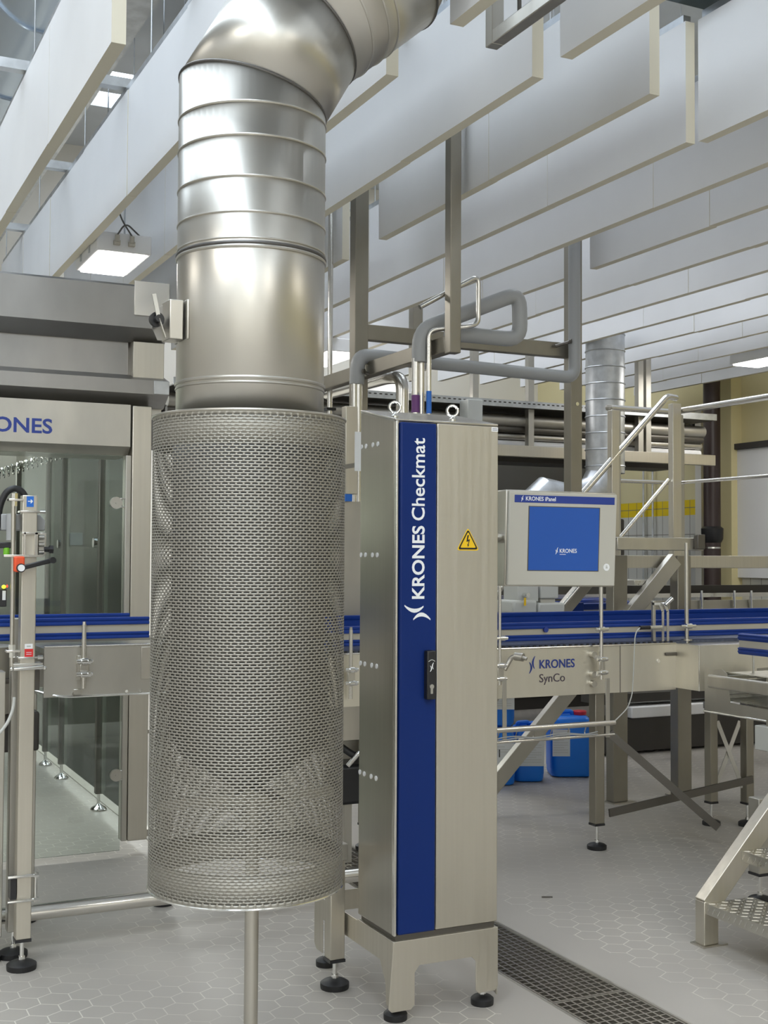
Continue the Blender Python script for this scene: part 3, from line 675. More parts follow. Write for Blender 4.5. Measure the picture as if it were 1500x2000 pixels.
# ------------------------------------------------------------------ blue guide rails and conveyors
def guide(parent, x0, x1, y, z0, z1, cap=True, hgt=.031):
    g = obj('guide_rail', B().box(x0, x1, y-.008, y+.010, z0+.012, z1-.012), BEIGE, parent, smooth=False)
    for za, zb in ((z1-hgt, z1), (z0, z0+hgt*.9)):
        p = [(-.016, 0), (-.016, (zb-za)*.35), (-.011, (zb-za)*.5), (-.016, (zb-za)*.65), (-.016, zb-za), (.016, zb-za), (.016, 0)]
        obj('blue_lip', B().prism(p[::-1], (x0-.004, y, za), Y1, Z1, x1-x0+.008), RAILB, g, bevel=.003)
    return g
def clamp_rod(parent, x, y, z0, z1, r=.009, crosses=(), yb=None, nm='bracket_rod'):
    rd = obj(nm, B().cyl((x, y, z0), (x, y, z1), r, 14).cyl((x, y, z1), (x, y, z1+.012), r*.8, 10), STEELB, parent)
    for z in crosses:
        obj('cross_clamp', B().cyl((x-.032, y-.012, z), (x+.034, y-.012, z), .0085, 12).cyl((x-.012, y-.012, z), (x+.012, y-.012, z), .0135, 14).cyl((x+.014, y-.012, z), (x+.026, y-.012, z), .0125, 6), CHROME, rd)
    if len(crosses) > 1: obj('clamp_body', B().box(x-.018, x+.020, y-.010, y+.010, crosses[0]+.01, crosses[1]-.01), STEEL, rd, bevel=.004)
    return rd
LY = 5.15
t = thing('bottle_conveyor', 'left conveyor section with blue guide rails in front of the glass machine', 'conveyor', (1.2, 5.3, .9), 'conveyor sections')
zt, zb = PY(150, 1262, LY).z, PY(150, 1360, LY).z
xl = PY(86, 1300, LY).x; xr = 1.62
sk_ = obj('side_skirt', B().box(xl, xr, LY, LY+.004, zb, zt), STEELM, t, smooth=False)
obj('skirt_end', B().box(xr-.004, xr, LY, LY+.42, zb, zt), STEELM, t, smooth=False)
obj('top_edge', B().cyl((xl, LY, zt), (xr, LY, zt), .005, 8), STEELB, sk_)
obj('bottom_lip', B().path([(xl-.05, LY+.03, zb+.035), (xl+.06, LY-.004, zb), (xr, LY-.004, zb)], .005, .06, 8), CHROME, sk_)
for x in (xl+.12, xl+.40, xr-.35, xr-.08): obj('bolt_head', B().cyl((x, LY-.006, zb+.012), (x, LY, zb+.012), .007, 6), CHROME, sk_)
obj('end_cover', B().box(PY(275, 1300, LY).x, xr-.1, LY-.006, LY, zb+.06, zt-.01), STEEL, sk_, bevel=.002)
obj('slat_belt', B().box(xl, xr, LY+.04, LY+.38, zt-.03, zt-.008), SLATM, t, smooth=False)
obj('rear_skirt', B().box(xl, xr, LY+.416, LY+.42, zb, zt), STEELM, t, smooth=False)
gx0, gx1 = .2, PY(291, 1210, LY).x
guide(t, gx0, gx1, LY+.02, PY(150, 1249, LY).z, PY(150, 1207, LY).z, hgt=.031)
guide(t, gx0, gx1, LY+.36, PY(150, 1249, LY).z, PY(150, 1207, LY).z, hgt=.031)
xb = PY(163, 1260, LY-.02).x
rd = clamp_rod(t, xb, LY-.03, PY(163, 1343, LY).z, PY(163, 1219, LY).z, .010, (PY(163, 1315, LY).z, PY(163, 1290, LY).z))
obj('bracket_arm', B().box(xb-.025, xb-.01, LY-.03, LY, zb+.07, zb+.17).box(xb-.035, xb+.0, LY-.008, LY, zb+.01, zb+.03), STEEL, rd, bevel=.002)
for x in (xl-.02, xr-.12): 
    obj('conveyor_leg', B().box(x-.03, x+.03, LY+.20, LY+.26, .10, zb), STEELM, t, bevel=.004); leveling_foot(t, x, LY+.23, .12)
# dark transfer head left of the conveyor
t = thing('transfer_unit', 'dull steel rounded transfer housing cut off by the left edge of the picture', 'housing', (.62, 5.2, .9))
p = PY(5, 1262, LY)
obj('housing_body', B().lathe((p.x-.09, LY+.15), [(.17, .90), (.175, .92), (.175, 1.03), (.16, 1.045), (.16, zt)], 36), STEELM, t)
obj('housing_lip', B().ring((p.x-.09, LY+.15, 1.035), Z1, .176, .012, 36, 8), DARKST, t)
obj('lower_box', B().box(p.x-.25, p.x+.16, LY+.05, LY+.30, .74, .90), DARK, t, bevel=.01)
obj('support_leg', B().box(p.x-.12, p.x-.06, LY+.1, LY+.16, 0, .75), STEELM, t, bevel=.004)

# floor level steel pipe
PYp = 5.0; za = .125
pa, pb = PZ(60, 1783, za), PZ(330, 1745, za)
t = thing('floor_pipe', 'round steel pipe running low above the floor behind the guard', 'pipe', (1.5, pa.y, .1))
obj('pipe_tube', B().cyl((-.4, pa.y, za), (2.38, pa.y, za), .031, 24), STEELB, t)
for x in (-.2, 2.2): obj('pipe_stand', B().cyl((x, pa.y, 0), (x, pa.y, za-.02), .014, 12).lathe((x, pa.y), [(.045, 0), (.045, .008), (.014, .01)], 20), STEEL, t)

# ------------------------------------------------------------------ inspection stand in the left foreground
SY = 4.745
t = thing('inspection_stand', 'grey steel stand with orange crank and black hose at the left edge', 'stand', (.78, 4.8, 0))
fp = obj('front_post', B().box(.768, .823, SY, SY+.055, .115, 1.770), DOORM, t, bevel=.003)
obj('post_end_cap', B().box(.766, .825, SY-.002, SY+.057, .105, .116), BLACKP, fp)
lb = obj('blue_arrow_label', B().box(.783, .809, SY-.0012, SY, 1.726, 1.766), LBLUE, fp, smooth=False)
obj('arrow_symbol', B().prism([(-.009, -.0016), (.002, -.0016), (.000, -.007), (.0035, -.007), (.0095, 0), (.0035, .007), (.000, .007), (.002, .0016), (-.009, .0016)], (.7965, SY-.0012, 1.747), X1, Z1, .0004), WHITEL, lb, smooth=False)
rl = obj('red_label', B().box(.784, .815, SY-.0012, SY, 1.163, 1.193), RED, fp, smooth=False)
for z in (1.172, 1.179): obj('print_line', B().box(.790, .809, SY-.0016, SY-.0012, z, z+.002), PAPER, rl, smooth=False)
wl_ = obj('white_label', B().box(.784, .813, SY-.0012, SY, 1.194, 1.212), WHITEL, fp, smooth=False)
obj('print_line', B().box(.791, .806, SY-.0016, SY-.0012, 1.200, 1.206), LGREY, wl_, smooth=False)
for z in (1.708, 1.160): 
    obj('clamp_strap', B().box(.760, .832, SY-.006, SY+.062, z-.004, z+.004), STEELB, fp, bevel=.002)
    obj('clamp_bolt', B().cyl((.832, SY+.004, z), (.852, SY+.004, z), .008, 10), CHROME, fp)
obj('rear_post', B().box(.762, .815, 4.905, 4.960, .10, 1.30), STEELM, t, bevel=.003)
obj('outer_post', B().box(.655, .735, 4.86, 4.95, .10, 1.10), STEELM, t, bevel=.003)
leveling_foot(t, .795, SY+.028, .12, .055); leveling_foot(t, .788, 4.93, .12, .055); leveling_foot(t, .69, 4.91, .12, .05)
for z in (.352, .262):
    obj('strap_bolt', B().cyl((.735, SY-.012, z), (.838, SY-.012, z), .006, 10).cyl((.828, SY-.012, z), (.846, SY-.012, z), .009, 6), CHROME, t)
obj('clamp_block', B().box(.745, .766, SY-.006, SY+.05, .268, .345), BLACKP, t)
obj('clamp_rod', B().cyl((.836, SY-.012, .255), (.836, SY-.012, .362), .005, 8), CHROME, t)
# spindle
xs_ = PY(27, 1100, SY).x; sp = obj('spindle_rod', B().cyl((xs_, SY+.01, 1.13), (xs_-.003, SY+.01, 1.765), .0085, 14), STEEL, t)
for z in (1.752, 1.186):
    obj('spindle_plate', B().box(xs_-.022, .770, SY-.005, SY+.04, z-.005, z+.004), STEELB, sp, bevel=.002)
    obj('spindle_nut', B().cyl((xs_, SY+.01, z+.004), (xs_, SY+.01, z+.024), .013, 6).cyl((xs_, SY+.01, z-.024), (xs_, SY+.01, z-.005), .011, 6), CHROME, sp)
cb = obj('crank_housing', B().box(.735, .772, SY-.05, SY-.012, 1.482, 1.540), ORANGE, t, bevel=.006, seg=3, label='orange crank housing')
ck = obj('crank_lever', B().beam((.762, SY-.055, 1.498), (.872, SY-.055, 1.526), .012, .018, Z1), BLACKP, t, bevel=.004)
obj('crank_hub', B().cyl((.757, SY-.066, 1.497), (.757, SY-.05, 1.497), .0125, 24), WHITEL, ck); obj('crank_boss', B().cyl((.757, SY-.060, 1.497), (.757, SY-.05, 1.497), .0165, 24), BLACKP, ck)
obj('crank_grip', B().cyl((.870, SY-.075, 1.526), (.870, SY-.04, 1.526), .012, 16), BLACKP, ck)
# sliding carriage
b = B(); b.box(.765, .832, SY-.018, SY-.004, 1.622, 1.630).box(.772, .780, SY-.018, SY-.004, 1.545, 1.630).box(.812, .824, SY-.018, SY-.004, 1.545, 1.630).box(.70, .845, SY-.018, SY-.004, 1.537, 1.546)
obj('slide_frame', b, STEELB, t, bevel=.001)
obj('slide_block', B().box(.828, .858, SY+.0, SY+.05, 1.545, 1.63), STEELM, t, bevel=.003)
for z in (1.555, 1.585, 1.612): obj('adjusting_screw', B().cyl((.828, SY-.008, z), (.848, SY-.008, z), .008, 10), CHROME, t)
kn = PY(96, 1073, SY); obj('star_knob', B().path([(kn.x-.02, SY, kn.z), (kn.x+.014, SY, kn.z)], .010, n=12).path([(kn.x+.0, SY, kn.z), (kn.x+.014, SY, kn.z)], .017, n=6), BLACKP, t)
obj('camera_hood', B().prism([(.700, 1.638), (.863, 1.638), (.863, 1.676), (.843, 1.700), (.700, 1.700)], (0, SY+.058, 0), X1, Z1, -.09), GREYP, t, bevel=.004)
obj('hood_sleeve', B().cyl((.733, SY+.03, 1.60), (.733, SY+.03, 1.70), .018, 20), GREYP, t)
hz = [PY(x, y, SY+.05) for x, y in ((-30, 1180), (-8, 1060), (2, 985), (14, 960), (30, 952), (45, 958), (55, 975))]
obj('black_hose', B().path([Vector((p.x, SY+.075, p.z)) for p in hz], .0125, .03, 16), BLACK, t)
obj('black_connector', B().box(.690, .738, SY+.02, SY+.06, 1.57, 1.592), BLACKP, t, bevel=.003)
obj('green_sleeve', B().cyl((.717, SY+.03, 1.545), (.717, SY+.03, 1.572), .012, 16), LEDG and mat('green_plastic', (.18, .5, .03), 0, .4), t)
p = PY(7, 1146, SY+.04); ss = obj('sensor', B().box(p.x-.03, p.x+.012, SY+.04, SY+.08, p.z-.075, p.z-.008), BLACKP, t, bevel=.003)
obj('led_light', B().lathe((p.x, SY+.035), [(.001, p.z-.007), (.0065, p.z-.004), (.0075, p.z), (.0065, p.z+.004), (.001, p.z+.007)], 14), LEDG, ss)
obj('led_light', B().lathe((p.x+.012, SY+.035), [(.001, p.z-.003), (.004, p.z+.002), (.001, p.z+.008)], 12), LEDR, ss)
obj('sensor_label', B().box(p.x-.004, p.x+.008, SY+.0388, SY+.04, p.z-.05, p.z-.015), PAPER, ss, smooth=False)
# lower bracket
obj('cross_bracket', B().box(.742, .850, SY-.012, SY+.06, 1.128, 1.140), STEELM, t, bevel=.002)
obj('cross_tube', B().cyl((.742, SY-.022, 1.122), (.850, SY-.022, 1.126), .0085, 14), CHROME, t)
for x in (.736, .856): obj('tube_end', B().lathe((x, SY-.022), [(.001, 1.113), (.008, 1.117), (.008, 1.124), (.001, 1.129)], 12), CHROME, t)
obj('bracket_block', B().box(.826, .852, SY+.062, SY+.13, 1.03, 1.125), DARKST, t, bevel=.003)
obj('steel_hose', B().path([PY(28, 1362, SY-.02), PY(26, 1385, SY-.02), PY(16, 1410, SY-.02), PY(3, 1428, SY-.02), PY(-20, 1450, SY-.02)], .006, .03, 12), LGREY, t)

# ------------------------------------------------------------------ stand behind the guard
t = thing('support_stand', 'square steel stand leg with black foot just behind the guard', 'stand', (1.778, 4.10, 0))
obj('post', B().box(1.750, 1.806, 4.075, 4.131, .105, .46), DOORM, t, bevel=.003)
obj('post_end_cap', B().box(1.748, 1.808, 4.073, 4.133, .095, .106), BLACKP, t)
for z in (.42, .44): obj('bolt_hole', B().cyl((1.79, 4.073, z), (1.79, 4.0755, z), .004, 10), BLACKP, t)
obj('diagonal_brace', B().beam((1.74, 4.12, .40), (1.62, 4.22, .56), .03, .03), STEEL, t)
obj('top_plate', B().box(1.56, 1.806, 4.05, 4.25, .46, .52), STEELM, t, bevel=.004)
obj('upright', B().box(1.56, 1.62, 4.10, 4.16, .52, 1.75), STEELM, t, bevel=.003)
leveling_foot(t, 1.778, 4.10, .11, .052)

# ------------------------------------------------------------------ right conveyor
CYF = 5.40
t = thing('bottle_conveyor', 'long right conveyor with lettered steel skirt and blue guide rails', 'conveyor', (3.4, 5.6, 0), 'conveyor sections')
zt, zb = 1.078, .826
sk_ = obj('side_skirt', B().box(2.30, 4.364, CYF, CYF+.004, zb, zt), SKIRTM, t, smooth=False)
obj('top_edge', B().cyl((2.30, CYF, zt), (4.364, CYF, zt), .005, 8), STEELB, sk_)
obj('panel_joint', B().box(3.99, 3.994, CYF-.001, CYF, zb, zt), DARKST, sk_, smooth=False)
cs = obj('corner_skirt', B().box(4.364, 4.368, 5.21, CYF, zb+.01, zt), SKIRTM, t, smooth=False)
obj('corner_edge', B().cyl((4.366, 5.21, zb+.01), (4.366, 5.21, zt), .004, 8), STEELB, cs)
obj('side_skirt', B().box(4.366, 6.6, 5.206, 5.21, zb+.01, zt), SKIRTM, t, smooth=False)
lt = obj('latch', B().box(4.29, 4.40, CYF-.012, CYF-.002, 1.012, 1.030), DARKST, sk_, bevel=.003); obj('latch_knob', B().cyl((4.41, 5.36, 1.015), (4.43, 5.34, 1.012), .008, 12), CHROME, lt)
obj('bolt_head', B().cyl((4.245, CYF-.004, .985), (4.245, CYF, .985), .010, 16), CHROME, sk_)
obj('cover_plate', B().box(4.366, 6.6, 5.21, CYF+.012, zt-.006, zt), STEEL, t, smooth=False)
obj('conveyor_belt', B().box(2.30, 6.6, CYF+.012, CYF+.62, zt-.03, zt+.014), CHAIN, t, smooth=False)
b = B(); 
for k in range(56): b.box(2.31+k*.0368, 2.325+k*.0368, CYF+.006, CYF+.014, zt+.004, zt+.012)
obj('belt_edge_teeth', b, BLACKP, t, smooth=False)
obj('rear_skirt', B().box(2.30, 6.6, CYF+.64, CYF+.644, zb, zt), STEELM, t, smooth=False)
guide(t, 2.05, 6.6, CYF+.07, 1.110, 1.205, hgt=.034)
guide(t, 2.05, 6.6, CYF+.42, 1.110, 1.240, hgt=.052)
obj('blue_band', B().box(2.05, 6.6, CYF+.40, CYF+.405, 1.14, 1.215), RAILB, t, smooth=False)
dk = PY(1066, 1230, CYF+.05); obj('blue_disc', B().cyl((dk.x, CYF+.045, dk.z), (dk.x, CYF+.056, dk.z), .014, 20), BLUEL, t)
ys = CYF-.0012; 
def onsk(px, py): return PY(px, py, CYF)
a = onsk(1053.5, 1306); c = onsk(1122, 1289)
text('lettering', 'KRONES', (a.x, ys, a.z), (1, 0, .0), (0, 0, 1), c.x-a.x, .0455, BLUEL, sk_, bold=.012)
a = onsk(1053.5, 1338); c = onsk(1103, 1318)
text('lettering', 'SynCo', (a.x, ys, a.z), (1, 0, 0), (0, 0, 1), c.x-a.x, .056, DBROWN, sk_, bold=-.002)
a = onsk(1033.5, 1315.5); logo('logo', (a.x, ys, a.z), (1, 0, 0), (0, 0, 1), .034, .088, BLUEL, sk_)
def leg(parent, x, y, ztop, w=.06, nm='conveyor_leg', m=SHADEM):
    o = obj(nm, B().box(x-w/2, x+w/2, y-w/2, y+w/2, .135, ztop), m, parent, bevel=.004)
    obj('end_cap', B().box(x-w/2-.001, x+w/2+.001, y-w/2-.001, y+w/2+.001, .125, .136), BLACKP, o)
    leveling_foot(parent, x, y, .14, .052)
leg(t, 3.872, 5.445, zb); leg(t, 2.75, 5.445, zb); leg(t, 2.75, 5.95, zb)
b1 = PY(1190, 1432, 5.42); b2 = PY(1430, 1643, 5.10); b3 = PY(1190, 1588, 5.42); b4 = PY(1470, 1522, 5.42)
obj('cross_brace', B().beam(b1, (4.50, 5.22, .10), .012, .042), DARKST, t); obj('cross_brace', B().beam(b3, b4, .012, .042), DARKST, t)  # braces darkened too: shade under the conveyor put into the colour
# rods, clamps and support rail in front of the skirt
ry = CYF-.045
x = PY(1174, 1250, ry).x
rd = clamp_rod(t, x, ry, PY(1174, 1327, ry).z, PY(1174, 1147, ry).z, .0105, (PY(1180, 1313, ry).z, PY(1180, 1287, ry).z))
obj('top_clamp', B().cyl((x-.035, ry, PY(1174, 1229, ry).z), (x+.045, ry, PY(1174, 1229, ry).z), .009, 12).cyl((x-.016, ry, PY(1174, 1229, ry).z), (x+.02, ry, PY(1174, 1229, ry).z), .014, 12), CHROME, rd)
obj('bracket_arm', B().beam(PY(1171, 1286, ry), PY(1153, 1278, CYF), .006, .024).beam(PY(1172, 1316, ry), PY(1152, 1316, CYF), .006, .024), STEELB, rd)
for py in (1278, 1317, 1335): 
    p = PY(1155, py, CYF); obj('bracket_boss', B().cyl((p.x, CYF-.03, p.z), (p.x, CYF, p.z), .017, 20), STEEL, rd)
x2 = PY(976, 1250, ry).x
rd2 = clamp_rod(t, x2, ry, PY(976, 1338, ry).z, PY(976, 1147, ry).z, .0085, (PY(985, 1325, ry).z, PY(985, 1299, ry).z))
obj('top_clamp', B().cyl((x2-.03, ry, 1.135), (x2+.045, ry, 1.135), .009, 12).cyl((x2+.0, ry, 1.135), (x2+.03, ry, 1.135), .013, 12), CHROME, rd2)
e1, e2 = PY(992, 1300, ry), PY(1004, 1282, ry-.03)
obj('tap', B().path([PY(985, 1308, ry), PY(998, 1284, ry), PY(1014, 1281, ry-.04)], .013, .02, 14).path([PY(1006, 1282, ry-.02), PY(1022, 1284, ry-.06)], .021, n=18).path([PY(1020, 1284, ry-.06), PY(1029, 1287, ry-.08)], .009, n=12), STEEL, t)
for px0 in (985.5, 1187):
    a, c = PY(px0-.5, 1325, ry-.018), PY(px0, 1452 if px0 < 1000 else 1440, ry-.018)
    obj('hanger_bar', B().beam(a, c, .026 if px0 > 1000 else .024, .006, Y1), STEELM, t, bevel=.001)
r1, r2 = PY(960, 1430, ry-.03), PY(1199, 1411, ry-.03); z_ = (PY(1080, 1419, ry-.03)).z
xa, xb2 = PY(900, 1430, ry).x, r2.x
obj('support_rail', B().cyl((xa, ry-.035, z_), (xb2, ry-.035, z_), .0145, 16), STEELB, t)
z2 = PY(1085, 1443, ry-.03).z
obj('support_rail', B().cyl((xa, ry-.02, z2), (PY(1195, 1433, ry).x, ry-.02, z2), .008, 12), STEELB, t)
for k in range(7):
    x = xa+.1+k*.105; obj('wire_rib', B().path([(x, ry-.03, z_), (x, ry-.01, z2+.02), (x, ry-.02, z2)], .003, .01, 6), STEEL, t)
for dz, am in ((.012, .006), (.02, .009)):
    obj('cable', B().path([(xa+k*.08, ry-.028, z2+dz+am*math.sin(k*1.7+dz*100)) for k in range(int((xb2-xa)/.08))], .0035, .03, 8), GREYP, t)
# tall thin rod at the corner, up to the platform beam
xr_ = PY(1355, 1200, 5.36); tr = obj('tall_rod', B().cyl((xr_.x, 5.42, zt), (xr_.x, 5.42, 1.63), .0115, 14).lathe((xr_.x, 5.42), [(.03, zt+.012), (.03, zt+.02), (.012, zt+.022)], 16), STEEL, t)
obj('cross_clamp', B().cyl((xr_.x-.05, 5.405, 1.17), (xr_.x+.05, 5.405, 1.17), .008, 12).cyl((xr_.x-.018, 5.405, 1.17), (xr_.x+.022, 5.405, 1.17), .014, 12), CHROME, tr)
# light barrier with white cable
p = PY(1303, 1200, CYF-.0)
sn = thing('light_barrier', 'photo sensor on twin steel plates with thin white cable at the conveyor', 'sensor', (p.x, CYF+.02, zt))
for dx in (-.022, .012): obj('sensor_plate', B().beam((p.x+dx, CYF+.01, zt+.012), (p.x+dx, CYF+.01, 1.255), .016, .004, Y1).beam((p.x+dx, CYF+.01, 1.253), (p.x+dx-.022, CYF+.01, 1.292), .016, .004, Y1), STEELB, sn)
obj('sensor_post', B().box(p.x-.085, p.x-.067, CYF+.012, CYF+.03, zt+.012, 1.31), STEELM, sn, bevel=.002)
obj('cross_clamp', B().beam((p.x-.085, CYF+.012, 1.295), (p.x-.02, CYF+.012, 1.295), .02, .014, Z1).cyl((p.x-.02, CYF-.01, 1.290), (p.x+.02, CYF-.02, 1.325), .012, 14), CHROME, sn)
s1 = PY(1250, 1226, CYF-.01); s2 = PY(1292, 1225, CYF-.01)
obj('sensor_barrel', B().cyl(s1+(s2-s1)*.45, s2, .011, 16), CHROME, sn); obj('sensor_plug', B().cyl(s1, s1+(s2-s1)*.45, .011, 16), BLACKP, sn)
obj('sensor_cable', B().path([s1, PY(1243, 1233, CYF-.015), PY(1240, 1245, CYF-.02), PY(1238, 1300, CYF-.02), PY(1235, 1355, CYF-.02), PY(1226, 1383, CYF-.02), PY(1201, 1408, CYF-.04)], .0032, .03, 8), LGREY, sn)
# drive unit behind the rails
t = thing('drive_unit', 'pale grey motor housings with yellow tag behind the blue guide rail', 'motor', (3.75, 6.0, 1.2))
zq = 1.10; Yd = 6.10
def pxbox(name, x0, y0, x1, y1, Y, dep, m, par, bev=.006):
    a, c = PY(x0, y1, Y), PY(x1, y0, Y); return obj(name, B().box(a.x, c.x, Y, Y+dep, a.z, c.z), m, par, bevel=bev)
pxbox('gear_housing', 1011, 1144, 1052, 1176, Yd, .16, LGREY, t); pxbox('housing_base', 1003, 1172, 1050, 1200, Yd-.02, .2, LGREY, t, .015)
pxbox('motor_housing', 1056, 1144, 1091, 1169, Yd, .16, LGREY, t); pxbox('terminal_box', 1056, 1168, 1085, 1180, Yd+.02, .14, PANELG, t); pxbox('housing_flange', 1052, 1177, 1104, 1200, Yd-.02, .2, LGREY, t, .012)
p = PY(1023, 1162, Yd); obj('shaft_knob', B().cyl((p.x, Yd-.05, p.z), (p.x, Yd, p.z), .014, 18), CHROME, t)
p = PY(1016, 1172, Yd); obj('yellow_tag', B().box(p.x-.006, p.x+.006, Yd-.055, Yd-.05, p.z-.03, p.z+.015), YELLOW, t, smooth=False)
pxbox('mount_plate', 1004, 1198, 1104, 1225, Yd, .2, STEELM, t)

# ------------------------------------------------------------------ stair bridge crossing behind the conveyor
BY = 6.42
t = thing('stair_bridge', 'stainless steel stair bridge with tube handrails behind the conveyor', 'stairs', (4.8, 6.6, 0))
for x, y, ztp in ((4.720, BY, 2.0), (5.229, BY, 2.1)):
    obj('support_post', B().box(x-.055, x+.055, y-.04, y+.04, .008, 1.56), SHADEM, t, bevel=.004)
    obj('base_plate', B().box(x-.075, x+.10, y-.07, y+.07, 0, .008), STEEL, t)
obj('rail_post', B().box(4.67, 4.73, BY-.02, BY+.03, 1.55, 2.485), DOORM, t, bevel=.004)
obj('rail_post', B().box(5.155, 5.225, BY-.02, BY+.03, 1.55, 2.555), DOORM, t, bevel=.004)
obj('rail_post', B().box(5.27, 5.30, 6.46, 6.50, 1.50, 2.44), STEELM, t, bevel=.003)
a, c = PY(1318, 1092, BY-.06), PY(945, 1556, BY-.06)
obj('stringer', B().beam(a, c, .05, .095, Z1), STEELM, t, bevel=.003)
obj('stringer', B().beam(a+Vector((.0, .75, 0)), c+Vector((0, .75, 0)), .05, .095, Z1), STEELM, t, bevel=.003)
for u in (.12, .33, .52):
    p = a.lerp(c, u)
    obj('stair_tread', B().box(p.x-.13, p.x+.13, BY-.03, BY+.66, p.z+.0, p.z+.035), TREAD, t, bevel=.003)
obj('platform_beam', B().box(4.72, 6.9, BY-.005, BY+.035, 1.478, 1.560), DOORM, t, bevel=.003)
obj('platform_deck', B().box(5.12, 6.9, BY+.036, 7.2, 1.525, 1.555), TREAD, t, smooth=False)
obj('kick_beam', B().box(PY(1200, 1060, 6.2).x, PY(1368, 1060, 6.2).x, 6.17, 6.22, PY(1280, 1075, 6.2).z, PY(1280, 1050, 6.2).z), STEEL, t, bevel=.004)
pe = PY(1365, 1058, 6.18); obj('beam_clamp', B().box(pe.x-.05, pe.x+.01, 6.13, 6.17, pe.z-.05, pe.z+.045), DARKST, t, bevel=.004)
a, c = PY(1303, 774, BY), PY(1128, 975, BY)
d_ = (c-a)
obj('handrail', B().path([a+Vector((.09, .02, -.005)), a, a+d_*2.1], .021, .03, 16), STEELB, t)
a, c = PY(1306, 937, BY), PY(1212, 1049, BY); obj('knee_rail', B().cyl(a, a+(c-a)*2.6, .0135, 14), STEELB, t)
y2 = 7.15; a = PY(1189, 796, y2); c = PY(1325, 803, y2)
hr = obj('handrail', B().path([a, (c.x, y2, a.z)], .021, n=16), STEELB, t); obj('rail_end', B().lathe((a.x, y2), [(.001, a.z-.024), (.02, a.z-.018), (.026, a.z), (.02, a.z+.018), (.001, a.z+.024)], 16), STEEL, hr)
a2 = PY(1207, 939, y2); obj('knee_rail', B().cyl(a2, (c.x+.05, y2, a2.z), .0135, 14), STEELB, t)
obj('rail_post', B().box(c.x-.02, c.x+.03, y2-.02, y2+.03, 1.5, a.z-.02), STEELM, t, bevel=.003)
obj('rail_post', B().box(a.x+.02, a.x+.09, y2-.02, y2+.03, 1.0, a.z-.02), STEELM, t, bevel=.003)
# walkway rail coming towards us on the right
t = thing('walkway_rail', 'double tube handrail running from the stair bridge toward the right edge', 'railing', (5.25, 5.8, 1.5))
zu, zl = PX(1325, 803, 5.25).z, PX(1325, 943, 5.25).z
obj('handrail', B().cyl((5.25, 6.50, zu), (5.25, 4.2, zu), .021, 16), STEELB, t); obj('knee_rail', B().cyl((5.25, 6.50, zl), (5.25, 4.2, zl), .0115, 14), STEELB, t)
obj('rail_post', B().box(5.23, 5.27, 4.22, 4.26, 1.0, zu), STEELM, t); obj('rail_bracket', B().cyl((5.25, 6.47, zu-.06), (5.25, 6.47, zu), .014, 12), STEELM, t)

# ------------------------------------------------------------------ slat conveyor at the right edge
t = thing('slat_conveyor', 'steel slat chain conveyor with round return end at the right edge', 'conveyor', (5.0, 5.2, 0), 'conveyor sections')
TX0, TX1, TY1, TY0 = 4.365, 4.725, 5.165, 4.0
PP = [(TY0, .740), (TY1, .735), (TY1, .948), (5.03, .968), (4.99, .945), (4.97, .80), (TY0, .79)]
for x in (TX0, TX1): obj('side_plate', B().prism(PP, (x, 0, 0), Y1, Z1, .004), STEELM, t, smooth=False)
obj('side_channel', B().box(TX0-.028, TX0, TY0, TY1-.05, .866, .935), STEEL, t, bevel=.010, seg=3)
obj('bottom_edge', B().cyl((TX0-.004, TY0, .740), (TX0-.004, TY1, .737), .006, 10), CHROME, t)
cy_, cz_, rr = 5.01, .880, .072
def seg_pts():
    out = []; y = TY0
    while y < cy_: out.append((y, cz_+rr)); y += .05
    for k in range(9): out.append((cy_+rr*math.sin(math.pi*k/8), cz_+rr*math.cos(math.pi*k/8)))
    y = cy_-.05
    while y > TY0: out.append((y, cz_-rr)); y -= .05
    return out
S_ = seg_pts()
for i in range(len(S_)-1):
    (ya, za_), (yb_, zb_) = S_[i], S_[i+1]; p, q = Vector(((TX0+TX1)/2, ya, za_)), Vector(((TX0+TX1)/2, yb_, zb_)); d = (q-p).normalized()
    obj('slat', B().beam(p+d*.002, q-d*.003, TX1-TX0-.03, .004, Vector((0, -d.z, d.y))), SLATM, t, smooth=False)
obj('end_bolt', B().box(TX0-.006, TX0-.002, 5.08, 5.13, .885, .897), DARKST, t)
def sleg(x, y, zt_): 
    leg(t, x, y, zt_, .055, 'conveyor_leg', SHADEM)
sleg(4.825, 5.655, .70); sleg(5.0, 5.55, .70); sleg(4.40, 4.62, .735)
obj('frame_beam', B().beam((4.82, 5.68, .69), (4.56, 5.05, .72), .05, .04), STEELM, t); obj('frame_beam', B().beam((5.0, 5.57, .69), (4.66, 5.0, .72), .05, .04), STEELM, t)
obj('cross_brace', B().beam((4.85, 5.63, .60), (4.975, 5.56, .22), .008, .022), STEELM, t); obj('cross_brace', B().beam((4.975, 5.58, .60), (4.85, 5.645, .22), .008, .022), STEELM, t)
def guide_y(parent, x, y0, y1, z0, z1, hgt=.036):
    g = obj('guide_rail', B().box(x-.01, x+.008, y0, y1, z0+.012, z1-.012), BEIGE, parent, smooth=False)
    for za, zb in ((z1-hgt, z1), (z0, z0+hgt)):
        h = zb-za; p = [(-.016, h*.15), (-.022, h*.4), (-.016, h*.6), (-.022, h*.85), (-.010, h), (.016, h), (.016, 0), (-.012, 0)]
        obj('blue_lip', B().prism(p, (x, y1, za), X1, Z1, y1-y0), RAILB, g, bevel=.002)
guide_y(t, 4.415, 4.0, 4.945, 1.052, 1.159); guide_y(t, 4.665, 4.0, 4.945, 1.052, 1.159)
for y in (4.87, 4.45):
    for dx in (0, .02): obj('rail_stay', B().cyl((4.43+dx, y+dx, .952), (4.43+dx, y+dx, 1.055), .006, 10), CHROME, t)
